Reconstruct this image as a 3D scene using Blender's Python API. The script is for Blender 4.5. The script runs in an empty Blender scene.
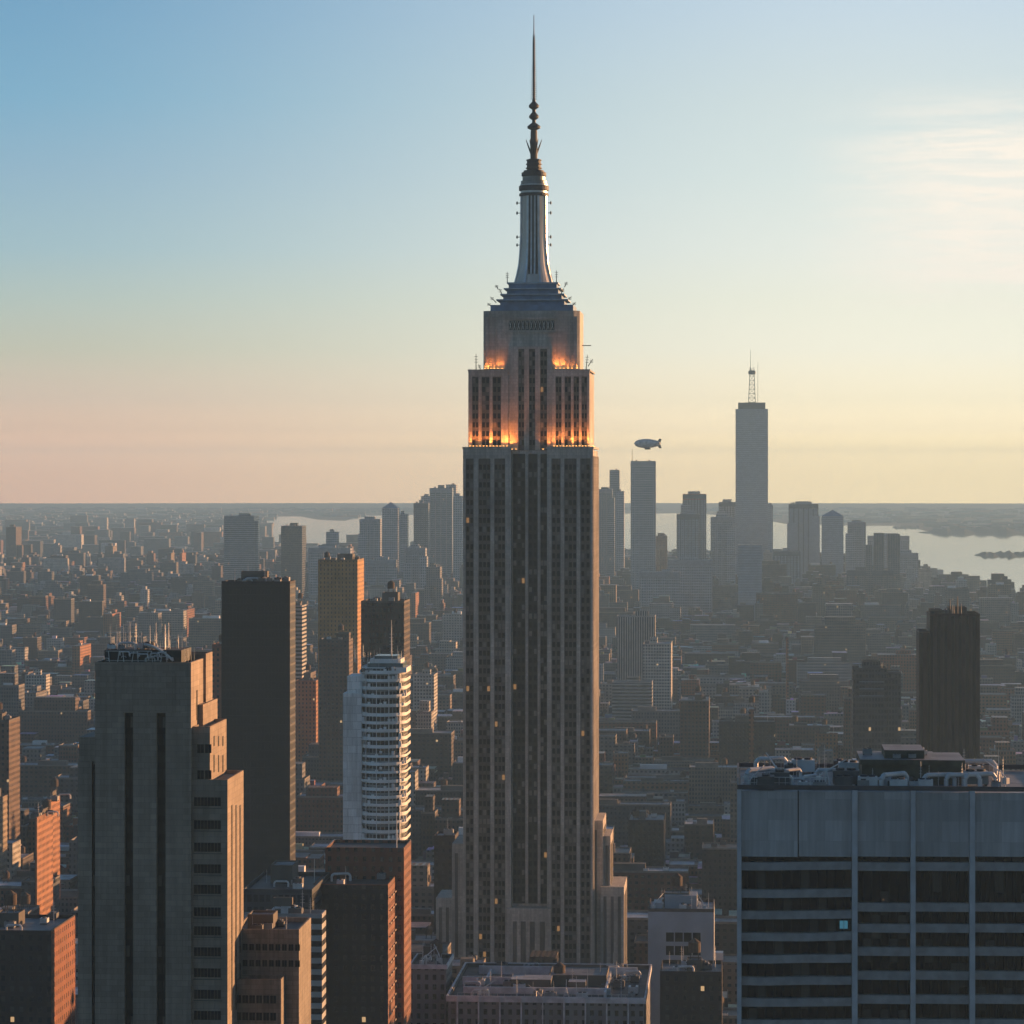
import bpy, math, random
import numpy as np
R = math.radians
SC = bpy.context.scene
COL = SC.collection
# ------------------------------------------------------------------ camera
F, U0, V0, H = 3100.0, 512.0, 474.0, 250.0       # focal length in px, eye level row, eye height in m
cam_d = bpy.data.cameras.new('camera')
cam_d.sensor_width = 36; cam_d.lens = F / 1024 * 36
cam_d.shift_y = (V0 - 512) / 1024
cam_d.clip_start = 1; cam_d.clip_end = 120000
cam = bpy.data.objects.new('camera', cam_d); COL.objects.link(cam)
cam.location = (0, 0, H); cam.rotation_euler = (R(90), 0, 0)
SC.camera = cam
SC.view_settings.view_transform = 'Standard'; SC.view_settings.look = 'None'
SC.view_settings.gamma = 1; SC.view_settings.exposure = 0.95
SC.render.engine = 'CYCLES'
cy = SC.cycles
cy.use_denoising = True
cy.max_bounces = 6; cy.diffuse_bounces = 2; cy.glossy_bounces = 3; cy.volume_bounces = 1
cy.caustics_reflective = False; cy.caustics_refractive = False
cy.sample_clamp_indirect = 4
# ------------------------------------------------------------------ sun and sky
SUN_AZ, SUN_EL = 57.0, 5.0                          # degrees clockwise from the view direction, elevation
sd = bpy.data.lights.new('sun', 'SUN'); sd.energy = 5.0; sd.angle = R(0.53); sd.color = (1.0, 0.50, 0.21)
so = bpy.data.objects.new('sun', sd); COL.objects.link(so)
so.rotation_euler = (R(90 - SUN_EL), 0, R(180 - SUN_AZ))
w = bpy.data.worlds.new('World'); SC.world = w; w.use_nodes = True
nt = w.node_tree; nt.nodes.clear()
def N(nt, typ, **kw):
    n = nt.nodes.new(typ)
    for k, v in kw.items(): setattr(n, k, v)
    return n
def mth(nt, op, a, b=None, c=None, clamp=False):
    n = nt.nodes.new('ShaderNodeMath'); n.operation = op; n.use_clamp = clamp
    for i, x in enumerate((a, b, c)):
        if x is None: continue
        if isinstance(x, (int, float)): n.inputs[i].default_value = x
        else: nt.links.new(x, n.inputs[i])
    return n.outputs[0]
def mixc(nt, f, a, b, mode='MIX'):
    n = nt.nodes.new('ShaderNodeMix'); n.data_type = 'RGBA'; n.blend_type = mode
    for i, x in ((0, f), (6, a), (7, b)):
        if isinstance(x, (int, float)): n.inputs[i].default_value = x
        elif isinstance(x, tuple): n.inputs[i].default_value = (*x[:3], 1)
        else: nt.links.new(x, n.inputs[i])
    return n.outputs[2]
def smooth(nt, x, lo, hi):
    n = nt.nodes.new('ShaderNodeMapRange'); n.interpolation_type = 'SMOOTHSTEP'
    n.inputs[1].default_value = lo; n.inputs[2].default_value = hi
    nt.links.new(x, n.inputs[0]); return n.outputs[0]
def ramp(nt, x, stops, interp=None):
    n = nt.nodes.new('ShaderNodeValToRGB'); e = n.color_ramp.elements
    while len(e) < len(stops): e.new(0.5)
    for i, (p, c) in enumerate(stops): e[i].position = p; e[i].color = (*c, 1)
    if interp: n.color_ramp.interpolation = interp
    nt.links.new(x, n.inputs[0]); return n.outputs[0]
def lin(r, g, b, k=1.0):
    return tuple(k * ((c / 255 + 0.055) / 1.055) ** 2.4 for c in (r, g, b))
sky = N(nt, 'ShaderNodeTexSky', sky_type='NISHITA', sun_disc=False, sun_elevation=R(SUN_EL), sun_rotation=R(SUN_AZ))
sky.air_density = 1.0; sky.dust_density = 0.6; sky.ozone_density = 3.2
tc = N(nt, 'ShaderNodeTexCoord')
sx = N(nt, 'ShaderNodeSeparateXYZ'); nt.links.new(tc.outputs['Generated'], sx.inputs[0])
X, Yd, Z = sx.outputs
el = mth(nt, 'MULTIPLY', Z, 5.0)                     # 0..1 over the first 11.5 degrees
HAZE_D = 0.66e-4
def sky_stops(tab, HAZE_S):
    """elevation profile of the clear sky beyond the haze, from the brightness it should reach the eye with"""
    out = []
    for v, c in tab:
        e = max((474 - v) / 3100, 1e-4); T = math.exp(-HAZE_D * min(27500, 212 / e))
        out.append((5 * math.sin(math.atan(e)), tuple(max(0.02, (d - S_ * (1 - T)) / T) for d, S_ in zip(lin(*c), HAZE_S))))
    return sorted(out)
rl = ramp(nt, el, sky_stops([(474, (205, 172, 154)), (455, (207, 175, 157)), (444, (207, 176, 158)), (430, (206, 178, 160)), (400, (203, 184, 168)), (350, (190, 190, 174)), (300, (178, 192, 186)), (250, (162, 188, 196)), (175, (148, 180, 199)), (100, (130, 174, 200)), (10, (120, 165, 196)), (-150, (112, 156, 190))], (0.28, 0.275, 0.27)))
rr = ramp(nt, el, sky_stops([(474, (232, 212, 176)), (455, (235, 215, 179)), (444, (236, 217, 181)), (430, (240, 223, 190)), (400, (242, 230, 201)), (350, (241, 237, 218)), (300, (236, 236, 220)), (250, (231, 235, 226)), (175, (220, 230, 226)), (100, (212, 224, 224)), (10, (200, 217, 228)), (-150, (176, 200, 222))], (0.335, 0.33, 0.31)))
azm = smooth(nt, mth(nt, 'DIVIDE', X, mth(nt, 'MAXIMUM', Yd, 0.05)), -0.18, 0.14)
grad = mixc(nt, azm, rl, rr)
# thin cirrus to the right
mp = N(nt, 'ShaderNodeMapping'); nt.links.new(tc.outputs['Generated'], mp.inputs[0]); mp.inputs['Scale'].default_value = (6, 6, 75); mp.inputs['Rotation'].default_value = (0, R(-10), 0)
nz = N(nt, 'ShaderNodeTexNoise'); nt.links.new(mp.outputs[0], nz.inputs[0]); nz.inputs['Scale'].default_value = 1.6; nz.inputs['Detail'].default_value = 5; nz.inputs['Roughness'].default_value = 0.5
cl = smooth(nt, nz.outputs[0], 0.27, 0.50)
cx = smooth(nt, X, 0.085, 0.15); cz = mth(nt, 'MULTIPLY', smooth(nt, Z, 0.048, 0.060), mth(nt, 'SUBTRACT', 1.0, smooth(nt, Z, 0.102, 0.128)))
mp2 = N(nt, 'ShaderNodeMapping'); nt.links.new(tc.outputs['Generated'], mp2.inputs[0]); mp2.inputs['Scale'].default_value = (26, 26, 230); mp2.inputs['Rotation'].default_value = (0, R(-7), 0)
nzf = N(nt, 'ShaderNodeTexNoise'); nt.links.new(mp2.outputs[0], nzf.inputs[0]); nzf.inputs['Scale'].default_value = 1.5; nzf.inputs['Detail'].default_value = 8; nzf.inputs['Roughness'].default_value = 0.62; nzf.inputs['Distortion'].default_value = .6
clm = mth(nt, 'MULTIPLY', mth(nt, 'MULTIPLY', mth(nt, 'MULTIPLY', cl, cx), cz), mth(nt, 'MULTIPLY_ADD', smooth(nt, nzf.outputs[0], .35, .62), .55, .5))
grad = mixc(nt, clm, grad, lin(255, 246, 232, 1.06))
b1 = N(nt, 'ShaderNodeBackground'); nt.links.new(sky.outputs[0], b1.inputs[0]); b1.inputs[1].default_value = 0.075
b2 = N(nt, 'ShaderNodeBackground'); nt.links.new(grad, b2.inputs[0]); b2.inputs[1].default_value = 0.515
front = mth(nt, 'MULTIPLY', smooth(nt, Yd, 0.45, 0.92), mth(nt, 'SUBTRACT', 1.0, smooth(nt, Z, 0.17, 0.45)))
ms = N(nt, 'ShaderNodeMixShader'); nt.links.new(front, ms.inputs[0]); nt.links.new(b1.outputs[0], ms.inputs[1]); nt.links.new(b2.outputs[0], ms.inputs[2])
wo = N(nt, 'ShaderNodeOutputWorld'); nt.links.new(ms.outputs[0], wo.inputs[0])

# ------------------------------------------------------------------ grid frame (street grid turned 4.2 degrees from the view)
GA = math.atan(228 / F); CG, SG = math.cos(GA), math.sin(GA)
HZ = 26700.0
def gx(u, v): Y = H * F / (v - V0); return ((u - U0) * Y / F, Y)      # ground point seen in direction (u, v)
def to_grid(x, y): return (x * CG - y * SG, x * SG + y * CG)
def from_grid(a, g): return (a * CG + g * SG, -a * SG + g * CG)
class Frame:
    """Local frame of a building: origin at its front left corner, x along the facade, y into depth."""
    def __init__(s, u, Y): s.Y = Y; s.px = (u - U0) * Y / F
    def x(s, u, ly=0):
        k = (u - U0) / F; return (k * (s.Y + ly * CG) - s.px - ly * SG) / (CG + k * SG)
    def z(s, v, lx=0, ly=0): return H - (v - V0) * (s.Y - lx * SG + ly * CG) / F
    def depth(s, lx, u):
        k = (u - U0) / F; return (s.px + lx * CG - k * (s.Y - lx * SG)) / (k * CG - SG)
    def grid(s, lx, ly): a, g = to_grid(s.px, s.Y); return a + lx, g + ly
OCC = []   # footprints in grid coordinates
def occupy(a0, a1, g0, g1): OCC.append((a0, a1, g0, g1))

# ------------------------------------------------------------------ objects
def tag(o, label=None, cat=None, group=None, kind=None):
    if label: o['label'] = label
    if cat: o['category'] = cat
    if group: o['group'] = group
    if kind: o['kind'] = kind
    return o
def thing(name, label, cat, loc=(0, 0, 0), rz=0, group=None):
    o = bpy.data.objects.new(name, None); COL.objects.link(o); o.location = loc; o.rotation_euler = (0, 0, rz)
    o.empty_display_size = 5
    return tag(o, label, cat, group)
def at_frame(name, label, cat, fr, group=None): return thing(name, label, cat, (fr.px, fr.Y, 0), -GA, group)
def copy_tree(o, parent=None):
    c = o.copy(); COL.objects.link(c)
    if parent: c.parent = parent
    for ch in list(o.children): copy_tree(ch, c)
    return c
class MB:
    def __init__(s): s.v = []; s.f = []; s.uv = []; s.m = []; s.c = []; s.sm = []
    def face(s, pts, uv=None, m=0, col=(1, 1, 1), smooth=False):
        b = len(s.v); s.v += pts; s.f.append(tuple(range(b, b + len(pts)))); s.m.append(m)
        s.uv += uv or [(p[0], p[1]) for p in pts]; s.c.append(col); s.sm.append(smooth)
    def box(s, x0, x1, y0, y1, z0, z1, m=0, top=None, col=(1, 1, 1), tcol=None, off=0.0, bottom=False, back=True):
        if top is None: top = m
        w, d = x1 - x0, y1 - y0
        q = lambda a, b, c, e, u0, u1: s.face([a, b, c, e], [(u0, z0), (u1, z0), (u1, z1), (u0, z1)], m, col)
        q((x0, y0, z0), (x1, y0, z0), (x1, y0, z1), (x0, y0, z1), off, off + w)
        q((x1, y0, z0), (x1, y1, z0), (x1, y1, z1), (x1, y0, z1), off + 40, off + 40 + d)
        if back: q((x1, y1, z0), (x0, y1, z0), (x0, y1, z1), (x1, y1, z1), off, off + w)
        q((x0, y1, z0), (x0, y0, z0), (x0, y0, z1), (x0, y1, z1), off + 40, off + 40 + d)
        s.face([(x0, y0, z1), (x1, y0, z1), (x1, y1, z1), (x0, y1, z1)], None, top, tcol or col)
        if bottom: s.face([(x0, y1, z0), (x1, y1, z0), (x1, y0, z0), (x0, y0, z0)], None, m, col)
        return s
    def lathe(s, cx, cy, prof, n=16, m=0, col=(1, 1, 1), cap=True, sm=True, a0=0.0, col2=None):
        for (r0, z0), (r1, z1) in zip(prof, prof[1:]):
            for k in range(n):
                t0 = a0 + 2 * math.pi * k / n; t1 = a0 + 2 * math.pi * (k + 1) / n
                P = lambda r, t, z: (cx + r * math.cos(t), cy + r * math.sin(t), z)
                pts = [P(r0, t0, z0), P(r0, t1, z0), P(r1, t1, z1), P(r1, t0, z1)]
                rr_ = max(r0, r1)
                s.face(pts, [(rr_ * t0, z0), (rr_ * t1, z0), (rr_ * t1, z1), (rr_ * t0, z1)], m, col, sm)
        if cap:
            r, z = prof[-1]
            if r > 0.01: s.face([(cx + r * math.cos(a0 + 2 * math.pi * k / n), cy + r * math.sin(a0 + 2 * math.pi * k / n), z) for k in range(n)], None, m, col2 or col)
        return s
    def bar(s, p, q, r, m=0, n=4):
        p, q = np.array(p, float), np.array(q, float); d = q - p; L = np.linalg.norm(d)
        if L < 1e-6: return s
        d /= L; a = np.cross(d, (0, 0, 1) if abs(d[2]) < .9 else (1, 0, 0)); a /= np.linalg.norm(a); b = np.cross(d, a)
        rs = r if isinstance(r, tuple) else (r, r)
        ring = lambda c, rr: [tuple(c + rr * (math.cos(2 * math.pi * (k + .5) / n) * a + math.sin(2 * math.pi * (k + .5) / n) * b)) for k in range(n)]
        A, B = ring(p, rs[0]), ring(q, rs[1])
        for k in range(n): s.face([A[k], A[(k + 1) % n], B[(k + 1) % n], B[k]], None, m, smooth=n > 5)
        s.face(A[::-1], None, m); s.face(B, None, m)
        return s
    def prism(s, poly, z0, z1, m=0, top=None, col=(1, 1, 1), cap=True):
        L = 0
        for (x0, y0), (x1, y1) in zip(poly, poly[1:] + poly[:1]):
            d = math.hypot(x1 - x0, y1 - y0)
            s.face([(x0, y0, z0), (x1, y1, z0), (x1, y1, z1), (x0, y0, z1)], [(L, z0), (L + d, z0), (L + d, z1), (L, z1)], m, col); L += d
        if cap: s.face([(x, y, z1) for x, y in poly], None, m if top is None else top, col)
        return s
    def build(s, name, mats, parent=None, loc=None, colors=False):
        me = bpy.data.meshes.new(name)
        me.from_pydata(s.v, [], s.f)
        uvl = me.uv_layers.new(name='UVMap')
        uvl.data.foreach_set('uv', np.array(s.uv, dtype=np.float32).ravel())
        if not isinstance(mats, (list, tuple)): mats = [mats]
        for mt in mats: me.materials.append(mt)
        me.polygons.foreach_set('material_index', np.array(s.m, dtype=np.int32))
        me.polygons.foreach_set('use_smooth', np.array(s.sm, dtype=bool))
        if colors:
            ca = me.color_attributes.new('Col', 'FLOAT_COLOR', 'CORNER')
            arr = np.repeat(np.array([(*c, 1) for c in s.c], dtype=np.float32), [len(f) for f in s.f], axis=0)
            ca.data.foreach_set('color', arr.ravel())
        me.update()
        o = bpy.data.objects.new(name, me); COL.objects.link(o)
        if parent: o.parent = parent
        if loc: o.location = loc
        return o

# ------------------------------------------------------------------ materials
MATS = {}
def new_mat(name):
    m = bpy.data.materials.new(name); m.use_nodes = True; nt = m.node_tree; nt.nodes.clear()
    p = N(nt, 'ShaderNodeBsdfPrincipled'); o = N(nt, 'ShaderNodeOutputMaterial'); nt.links.new(p.outputs[0], o.inputs[0])
    return m, nt, p
def plain(name, c, rough=0.75, metal=0.0, var=0.25, scale=0.3, stretch=1.0):
    if name in MATS: return MATS[name]
    m, nt, p = new_mat(name)
    t = N(nt, 'ShaderNodeTexCoord'); mp = N(nt, 'ShaderNodeMapping'); nt.links.new(t.outputs['Object'], mp.inputs[0]); mp.inputs['Scale'].default_value = (1, 1, stretch)
    nz = N(nt, 'ShaderNodeTexNoise'); nt.links.new(mp.outputs[0], nz.inputs[0]); nz.inputs['Scale'].default_value = scale; nz.inputs['Detail'].default_value = 6
    k = mth(nt, 'MULTIPLY_ADD', smooth(nt, nz.outputs[0], 0.25, 0.75), 2 * var, 1 - var)
    cc = mixc(nt, 1.0, c, k, 'MULTIPLY')
    nt.links.new(cc, p.inputs['Base Color']); p.inputs['Roughness'].default_value = rough; p.inputs['Metallic'].default_value = metal
    MATS[name] = m; return m
def emis(name, c, s):
    if name in MATS: return MATS[name]
    m, nt, p = new_mat(name); p.inputs['Base Color'].default_value = (0.05, 0.05, 0.05, 1)
    p.inputs['Emission Color'].default_value = (*c, 1); p.inputs['Emission Strength'].default_value = s
    MATS[name] = m; return m
def facade(name, wall, cw=3.2, ch=3.5, fw=0.5, fh=0.5, glass=(0.02, 0.025, 0.03), lit=0.0012, rough=0.8, grough=0.25, var=0.22, blind=0.25, attr=False, base_v=0.0, glossy_wall=0.0, litc=(1.0, 0.62, 0.3)):
    """Wall with rows of windows, cell cw x ch metres, window share fw x fh. Coordinates are metres along the wall."""
    if name in MATS: return MATS[name]
    m, nt, p = new_mat(name)
    uvn = N(nt, 'ShaderNodeUVMap'); uvn.uv_map = 'UVMap'
    s = N(nt, 'ShaderNodeSeparateXYZ'); nt.links.new(uvn.outputs[0], s.inputs[0])
    U = mth(nt, 'DIVIDE', s.outputs[0], cw); V = mth(nt, 'DIVIDE', s.outputs[1], ch)
    fu = mth(nt, 'FRACT', U); fv = mth(nt, 'FRACT', V)
    def band(x, f):
        if f >= 1: return None
        return mth(nt, 'LESS_THAN', mth(nt, 'ABSOLUTE', mth(nt, 'SUBTRACT', x, 0.5)), f / 2)
    a, b = band(fu, fw), band(fv, fh)
    mask = a if b is None else (b if a is None else mth(nt, 'MULTIPLY', a, b))
    cell = N(nt, 'ShaderNodeCombineXYZ'); nt.links.new(mth(nt, 'FLOOR', U), cell.inputs[0]); nt.links.new(mth(nt, 'FLOOR', V), cell.inputs[1])
    wn = N(nt, 'ShaderNodeTexWhiteNoise', noise_dimensions='2D'); nt.links.new(cell.outputs[0], wn.inputs['Vector'])
    t = N(nt, 'ShaderNodeTexCoord')
    nz = N(nt, 'ShaderNodeTexNoise'); nt.links.new(t.outputs['Object'], nz.inputs[0]); nz.inputs['Scale'].default_value = 0.12; nz.inputs['Detail'].default_value = 5
    k = mth(nt, 'MULTIPLY_ADD', smooth(nt, nz.outputs[0], 0.25, 0.75), 2 * var, 1 - var)
    if attr:
        at = N(nt, 'ShaderNodeAttribute'); at.attribute_name = 'Col'; base = at.outputs[0]
    else: base = wall
    wc = mixc(nt, 1.0, base, k, 'MULTIPLY')
    bl = mth(nt, 'GREATER_THAN', wn.outputs[0], 1 - blind)
    gc = mixc(nt, mth(nt, 'MULTIPLY', bl, 0.5), glass, (0.16, 0.15, 0.13))
    nt.links.new(mixc(nt, mask, wc, gc), p.inputs['Base Color'])
    nt.links.new(mth(nt, 'MULTIPLY_ADD', mask, grough - rough, rough), p.inputs['Roughness'])
    if lit > 0:
        lm = mth(nt, 'MULTIPLY', mask, mth(nt, 'LESS_THAN', wn.outputs[0], lit))
        nt.links.new(mth(nt, 'MULTIPLY', lm, 0.3), p.inputs['Emission Strength']); p.inputs['Emission Color'].default_value = (*litc, 1)
    bp = N(nt, 'ShaderNodeBump'); bp.inputs['Distance'].default_value = 0.25; bp.inputs['Strength'].default_value = 0.6; bp.invert = True
    nt.links.new(mask, bp.inputs['Height']); nt.links.new(bp.outputs[0], p.inputs['Normal'])
    MATS[name] = m; return m
def roofm(name, c, attr=False):
    if name in MATS: return MATS[name]
    m, nt, p = new_mat(name)
    t = N(nt, 'ShaderNodeTexCoord')
    nz = N(nt, 'ShaderNodeTexNoise'); nt.links.new(t.outputs['Object'], nz.inputs[0]); nz.inputs['Scale'].default_value = 0.15; nz.inputs['Detail'].default_value = 8; nz.inputs['Roughness'].default_value = 0.65
    vo = N(nt, 'ShaderNodeTexVoronoi'); nt.links.new(t.outputs['Object'], vo.inputs['Vector']); vo.inputs['Scale'].default_value = 0.22; vo.distance = 'CHEBYCHEV'
    sv = N(nt, 'ShaderNodeSeparateXYZ'); nt.links.new(vo.outputs['Color'], sv.inputs[0])
    k = mth(nt, 'ADD', mth(nt, 'MULTIPLY', smooth(nt, nz.outputs[0], 0.3, 0.7), 0.5), mth(nt, 'MULTIPLY_ADD', sv.outputs[0], 0.5, 0.45))
    if attr:
        at = N(nt, 'ShaderNodeAttribute'); at.attribute_name = 'Col'; base = at.outputs[0]
    else: base = c
    nt.links.new(mixc(nt, 1.0, base, k, 'MULTIPLY'), p.inputs['Base Color']); p.inputs['Roughness'].default_value = 0.6
    MATS[name] = m; return m
def masonry(name, c, bw=1.9, bh=0.95, joint=0.75, var=0.22, rough=0.85, mortar=0.05):
    """jointed stone or panel: courses in metres along the wall, uneven blocks, rain streaks"""
    if name in MATS: return MATS[name]
    m, nt, p = new_mat(name)
    uvn = N(nt, 'ShaderNodeUVMap'); uvn.uv_map = 'UVMap'
    br = N(nt, 'ShaderNodeTexBrick'); nt.links.new(uvn.outputs[0], br.inputs['Vector'])
    br.inputs['Scale'].default_value = 1.0; br.inputs['Brick Width'].default_value = bw; br.inputs['Row Height'].default_value = bh; br.inputs['Mortar Size'].default_value = mortar
    br.inputs['Color1'].default_value = (*[q * 1.12 for q in c], 1); br.inputs['Color2'].default_value = (*[q * .86 for q in c], 1); br.inputs['Mortar'].default_value = (*[q * joint for q in c], 1)
    t = N(nt, 'ShaderNodeTexCoord'); mp = N(nt, 'ShaderNodeMapping'); nt.links.new(t.outputs['Object'], mp.inputs[0]); mp.inputs['Scale'].default_value = (1, 1, .06)
    nz = N(nt, 'ShaderNodeTexNoise'); nt.links.new(mp.outputs[0], nz.inputs[0]); nz.inputs['Scale'].default_value = .8; nz.inputs['Detail'].default_value = 7; nz.inputs['Roughness'].default_value = .65
    n2 = N(nt, 'ShaderNodeTexNoise'); nt.links.new(t.outputs['Object'], n2.inputs[0]); n2.inputs['Scale'].default_value = .05; n2.inputs['Detail'].default_value = 6
    k = mth(nt, 'MULTIPLY', mth(nt, 'MULTIPLY_ADD', smooth(nt, nz.outputs[0], .3, .7), 2 * var, 1 - var), mth(nt, 'MULTIPLY_ADD', smooth(nt, n2.outputs[0], .3, .7), .3, .85))
    nt.links.new(mixc(nt, 1.0, br.outputs['Color'], k, 'MULTIPLY'), p.inputs['Base Color']); p.inputs['Roughness'].default_value = rough
    MATS[name] = m; return m
limestone = masonry('limestone', (0.46, 0.425, 0.385), 1.5, 1.24)
F_ = facade
limestone_dark = plain('weathered_limestone', (0.14, 0.125, 0.11), 0.85, var=0.25, scale=0.08, stretch=0.3)
glass_dark = plain('dark_glass', (0.010, 0.012, 0.016), 0.3, var=0.3, scale=0.5)
for n_ in glass_dark.node_tree.nodes:
    if n_.type == 'BSDF_PRINCIPLED': n_.inputs['Specular IOR Level'].default_value = 0.2
recess_shade_metal = plain('recess_shade_metal', (0.03, 0.03, 0.032), 0.55, 0.1, var=0.3)  # centre recess only: darker than the side bays, recess shade in the colour
steel = plain('steel', (0.62, 0.64, 0.67), 0.35, 0.5, var=0.2)
steel_dark = plain('dark_steel', (0.045, 0.05, 0.06), 0.65, 0.0)
steel_blue = plain('painted_blue_steel', (0.12, 0.22, 0.36), 0.5, 0.0)
white_paint = plain('white_paint', (0.72, 0.72, 0.70), 0.5, var=0.15)
lamp_glow = emis('floodlight_lens', (1.0, 0.45, 0.12), 7.0)
room_light = emis('lit_room', (1.0, 0.50, 0.18), 0.13)
blue_light = emis('blue_lit_room', (0.10, 0.42, 0.62), 0.16)
roof_tar = roofm('tar_roof', (0.07, 0.072, 0.08))
roof_grey = roofm('gravel_roof', (0.20, 0.21, 0.23))
roof_pale = roofm('pale_roof', (0.42, 0.44, 0.46))

# ------------------------------------------------------------------ ground, water, land
def sheet(name, pts, z, mat):
    mb = MB(); mb.face([(x, y, z) for x, y in pts]); return tag(mb.build(name, mat), kind='structure')
gm, gnt, gp = new_mat('city_ground')
t = N(gnt, 'ShaderNodeTexCoord'); nz = N(gnt, 'ShaderNodeTexNoise'); gnt.links.new(t.outputs['Object'], nz.inputs[0]); nz.inputs['Scale'].default_value = 0.004; nz.inputs['Detail'].default_value = 12; nz.inputs['Roughness'].default_value = 0.75
gnt.links.new(ramp(gnt, nz.outputs[0], [(0.3, (0.025, 0.027, 0.026)), (0.5, (0.05, 0.047, 0.043)), (0.62, (0.09, 0.08, 0.07)), (0.75, (0.16, 0.14, 0.12))]), gp.inputs['Base Color']); gp.inputs['Roughness'].default_value = 0.9
sheet('ground', [(HZ * math.cos(2 * math.pi * k / 240), HZ * math.sin(2 * math.pi * k / 240)) for k in range(240)], 0.0, gm)
wm, wnt, wp = new_mat('harbour_water')
t = N(wnt, 'ShaderNodeTexCoord'); nz = N(wnt, 'ShaderNodeTexNoise'); wnt.links.new(t.outputs['Object'], nz.inputs[0]); nz.inputs['Scale'].default_value = 0.02; nz.inputs['Detail'].default_value = 8
bp = N(wnt, 'ShaderNodeBump'); bp.inputs['Strength'].default_value = 0.012; bp.inputs['Distance'].default_value = 1.0; wnt.links.new(nz.outputs[0], bp.inputs['Height']); wnt.links.new(bp.outputs[0], wp.inputs['Normal'])
wp.inputs['Base Color'].default_value = (0.03, 0.04, 0.045, 1); wp.inputs['Roughness'].default_value = 0.05; wp.inputs['IOR'].default_value = 1.33
WATER = [(1500, 690), (1200, 640), (1024, 607), (985, 600), (945, 592), (915, 572), (880, 562), (800, 555), (700, 553), (600, 552), (470, 552),
         (380, 550), (330, 548), (262, 545), (252, 530), (262, 517), (300, 516.5), (318, 520), (345, 521), (362, 516), (470, 514), (600, 514), (680, 513.5), (740, 516), (785, 524), (860, 526),
         (905, 526), (925, 531), (960, 533), (1024, 535.5), (1200, 540), (1500, 548)]
def in_water(u, v):
    c = False; n = len(WATER)
    for i in range(n):
        (x0, y0), (x1, y1) = WATER[i], WATER[(i + 1) % n]
        if (y0 > v) != (y1 > v) and u < (x1 - x0) * (v - y0) / (y1 - y0) + x0: c = not c
    return c
mb = MB()
mb.face([(*gx(u, v), 1.0) for u, v in WATER][::-1]); mb.build('water', wm); tag(bpy.data.objects['water'], kind='structure')
land = plain('wooded_land', (0.05, 0.055, 0.045), 0.95, var=0.5, scale=0.01)
rnd = random.Random(3)
def landform(name, u0, u1, v0, v1, hmax, n=48, kind='structure', label=None):
    """Low land seen edge-on: a raised hummocky mound between two depths."""
    mb = MB(); rows = 7; P = []
    for j in range(rows):
        row = []
        for i in range(n + 1):
            s_ = i / n; edge = min(1, s_ * 7, (1 - s_) * 7); half = 0.5 * max(edge, 0.03) ** 0.6
            vv = (v0 + v1) / 2 + (v1 - v0) * (j / (rows - 1) - 0.5) * 2 * half
            x, y = gx(u0 + (u1 - u0) * s_, vv)
            z = 1.2 + hmax * math.sin(math.pi * j / (rows - 1)) * edge * (0.55 + 0.45 * math.sin(i * 0.9 + j) * math.sin(i * 0.37)) * rnd.uniform(.8, 1.1)
            row.append((x, y, z))
        P.append(row)
    for j in range(rows - 1):
        for i in range(n): mb.face([P[j][i], P[j + 1][i], P[j + 1][i + 1], P[j][i + 1]], smooth=True)
    return tag(mb.build(name, land), label, kind=kind)
landform('harbour_island', 974, 1060, 557.5, 553.5, 16)
landform('headland', 892, 924, 529, 526.5, 12)
landform('far_shore', 918, 1120, 534.5, 531.0, 30)
def hills(name, y, hmax, seed, a0=-0.30, a1=0.30):
    r = random.Random(seed); ph = [(r.uniform(3, 9) * k, r.uniform(0, 6.3), 1 / k) for k in (1, 2.3, 5, 11)]
    mb = MB(); n = 220; P = []
    for i in range(n + 1):
        t_ = a0 + (a1 - a0) * i / n; x = y * math.tan(t_)
        hh = hmax * (0.55 + 0.22 * sum(w_ * math.sin(f_ * t_ * 6 + p_) for f_, p_, w_ in ph))
        P.append((x, max(2, hh)))
    for j in range(n):
        (x0, h0), (x1, h1) = P[j], P[j + 1]
        mb.face([(x0, y - 900, 0), (x1, y - 900, 0), (x1, y, h1), (x0, y, h0)], smooth=True)
        mb.face([(x0, y, h0), (x1, y, h1), (x1, y + 900, 0), (x0, y + 900, 0)], smooth=True)
    return tag(mb.build(name, land), kind='structure')
hills('hills', 24500, 26, 4); hills('hills', 19500, 16, 9, -0.30, -0.09); hills('hills', 16800, 18, 12, 0.125, 0.30)

# ------------------------------------------------------------------ roof equipment shared by all buildings
def tank_mb(r=2.1, h=3.4, leg=2.6):
    mb = MB()
    mb.lathe(0, 0, [(r, leg), (r * 1.02, leg + h * .5), (r, leg + h), (r * 1.06, leg + h), (0.1, leg + h + r * .7)], 14, 0)
    mb.face([(r * math.cos(2 * math.pi * k / 14), r * math.sin(2 * math.pi * k / 14), leg) for k in range(14)][::-1], None, 0)
    for sx_ in (-1, 1):
        for sy_ in (-1, 1): mb.bar((sx_ * r * .7, sy_ * r * .7, 0), (sx_ * r * .6, sy_ * r * .6, leg), .16, 1)
    return mb
wood_tank = plain('tank_wood', (0.10, 0.065, 0.045), 0.85, var=0.3, scale=1.5)
def bake(name, mb, mats):
    o = mb.build(name, mats); me = o.data; bpy.data.objects.remove(o); return me
TANK = bake('water_tank', tank_mb(), [wood_tank, steel_dark])
m_ = MB(); m_.box(-1.7, 1.7, -1.3, 1.3, 0.35, 2.1); m_.lathe(-.75, 0, [(.6, 2.1), (.6, 2.4)], 12, 1); m_.lathe(.75, 0, [(.6, 2.1), (.6, 2.4)], 12, 1)
for a_ in (-1.4, 1.4): m_.box(a_ - .12, a_ + .12, -1.2, 1.2, 0, .35, 1)
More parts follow.
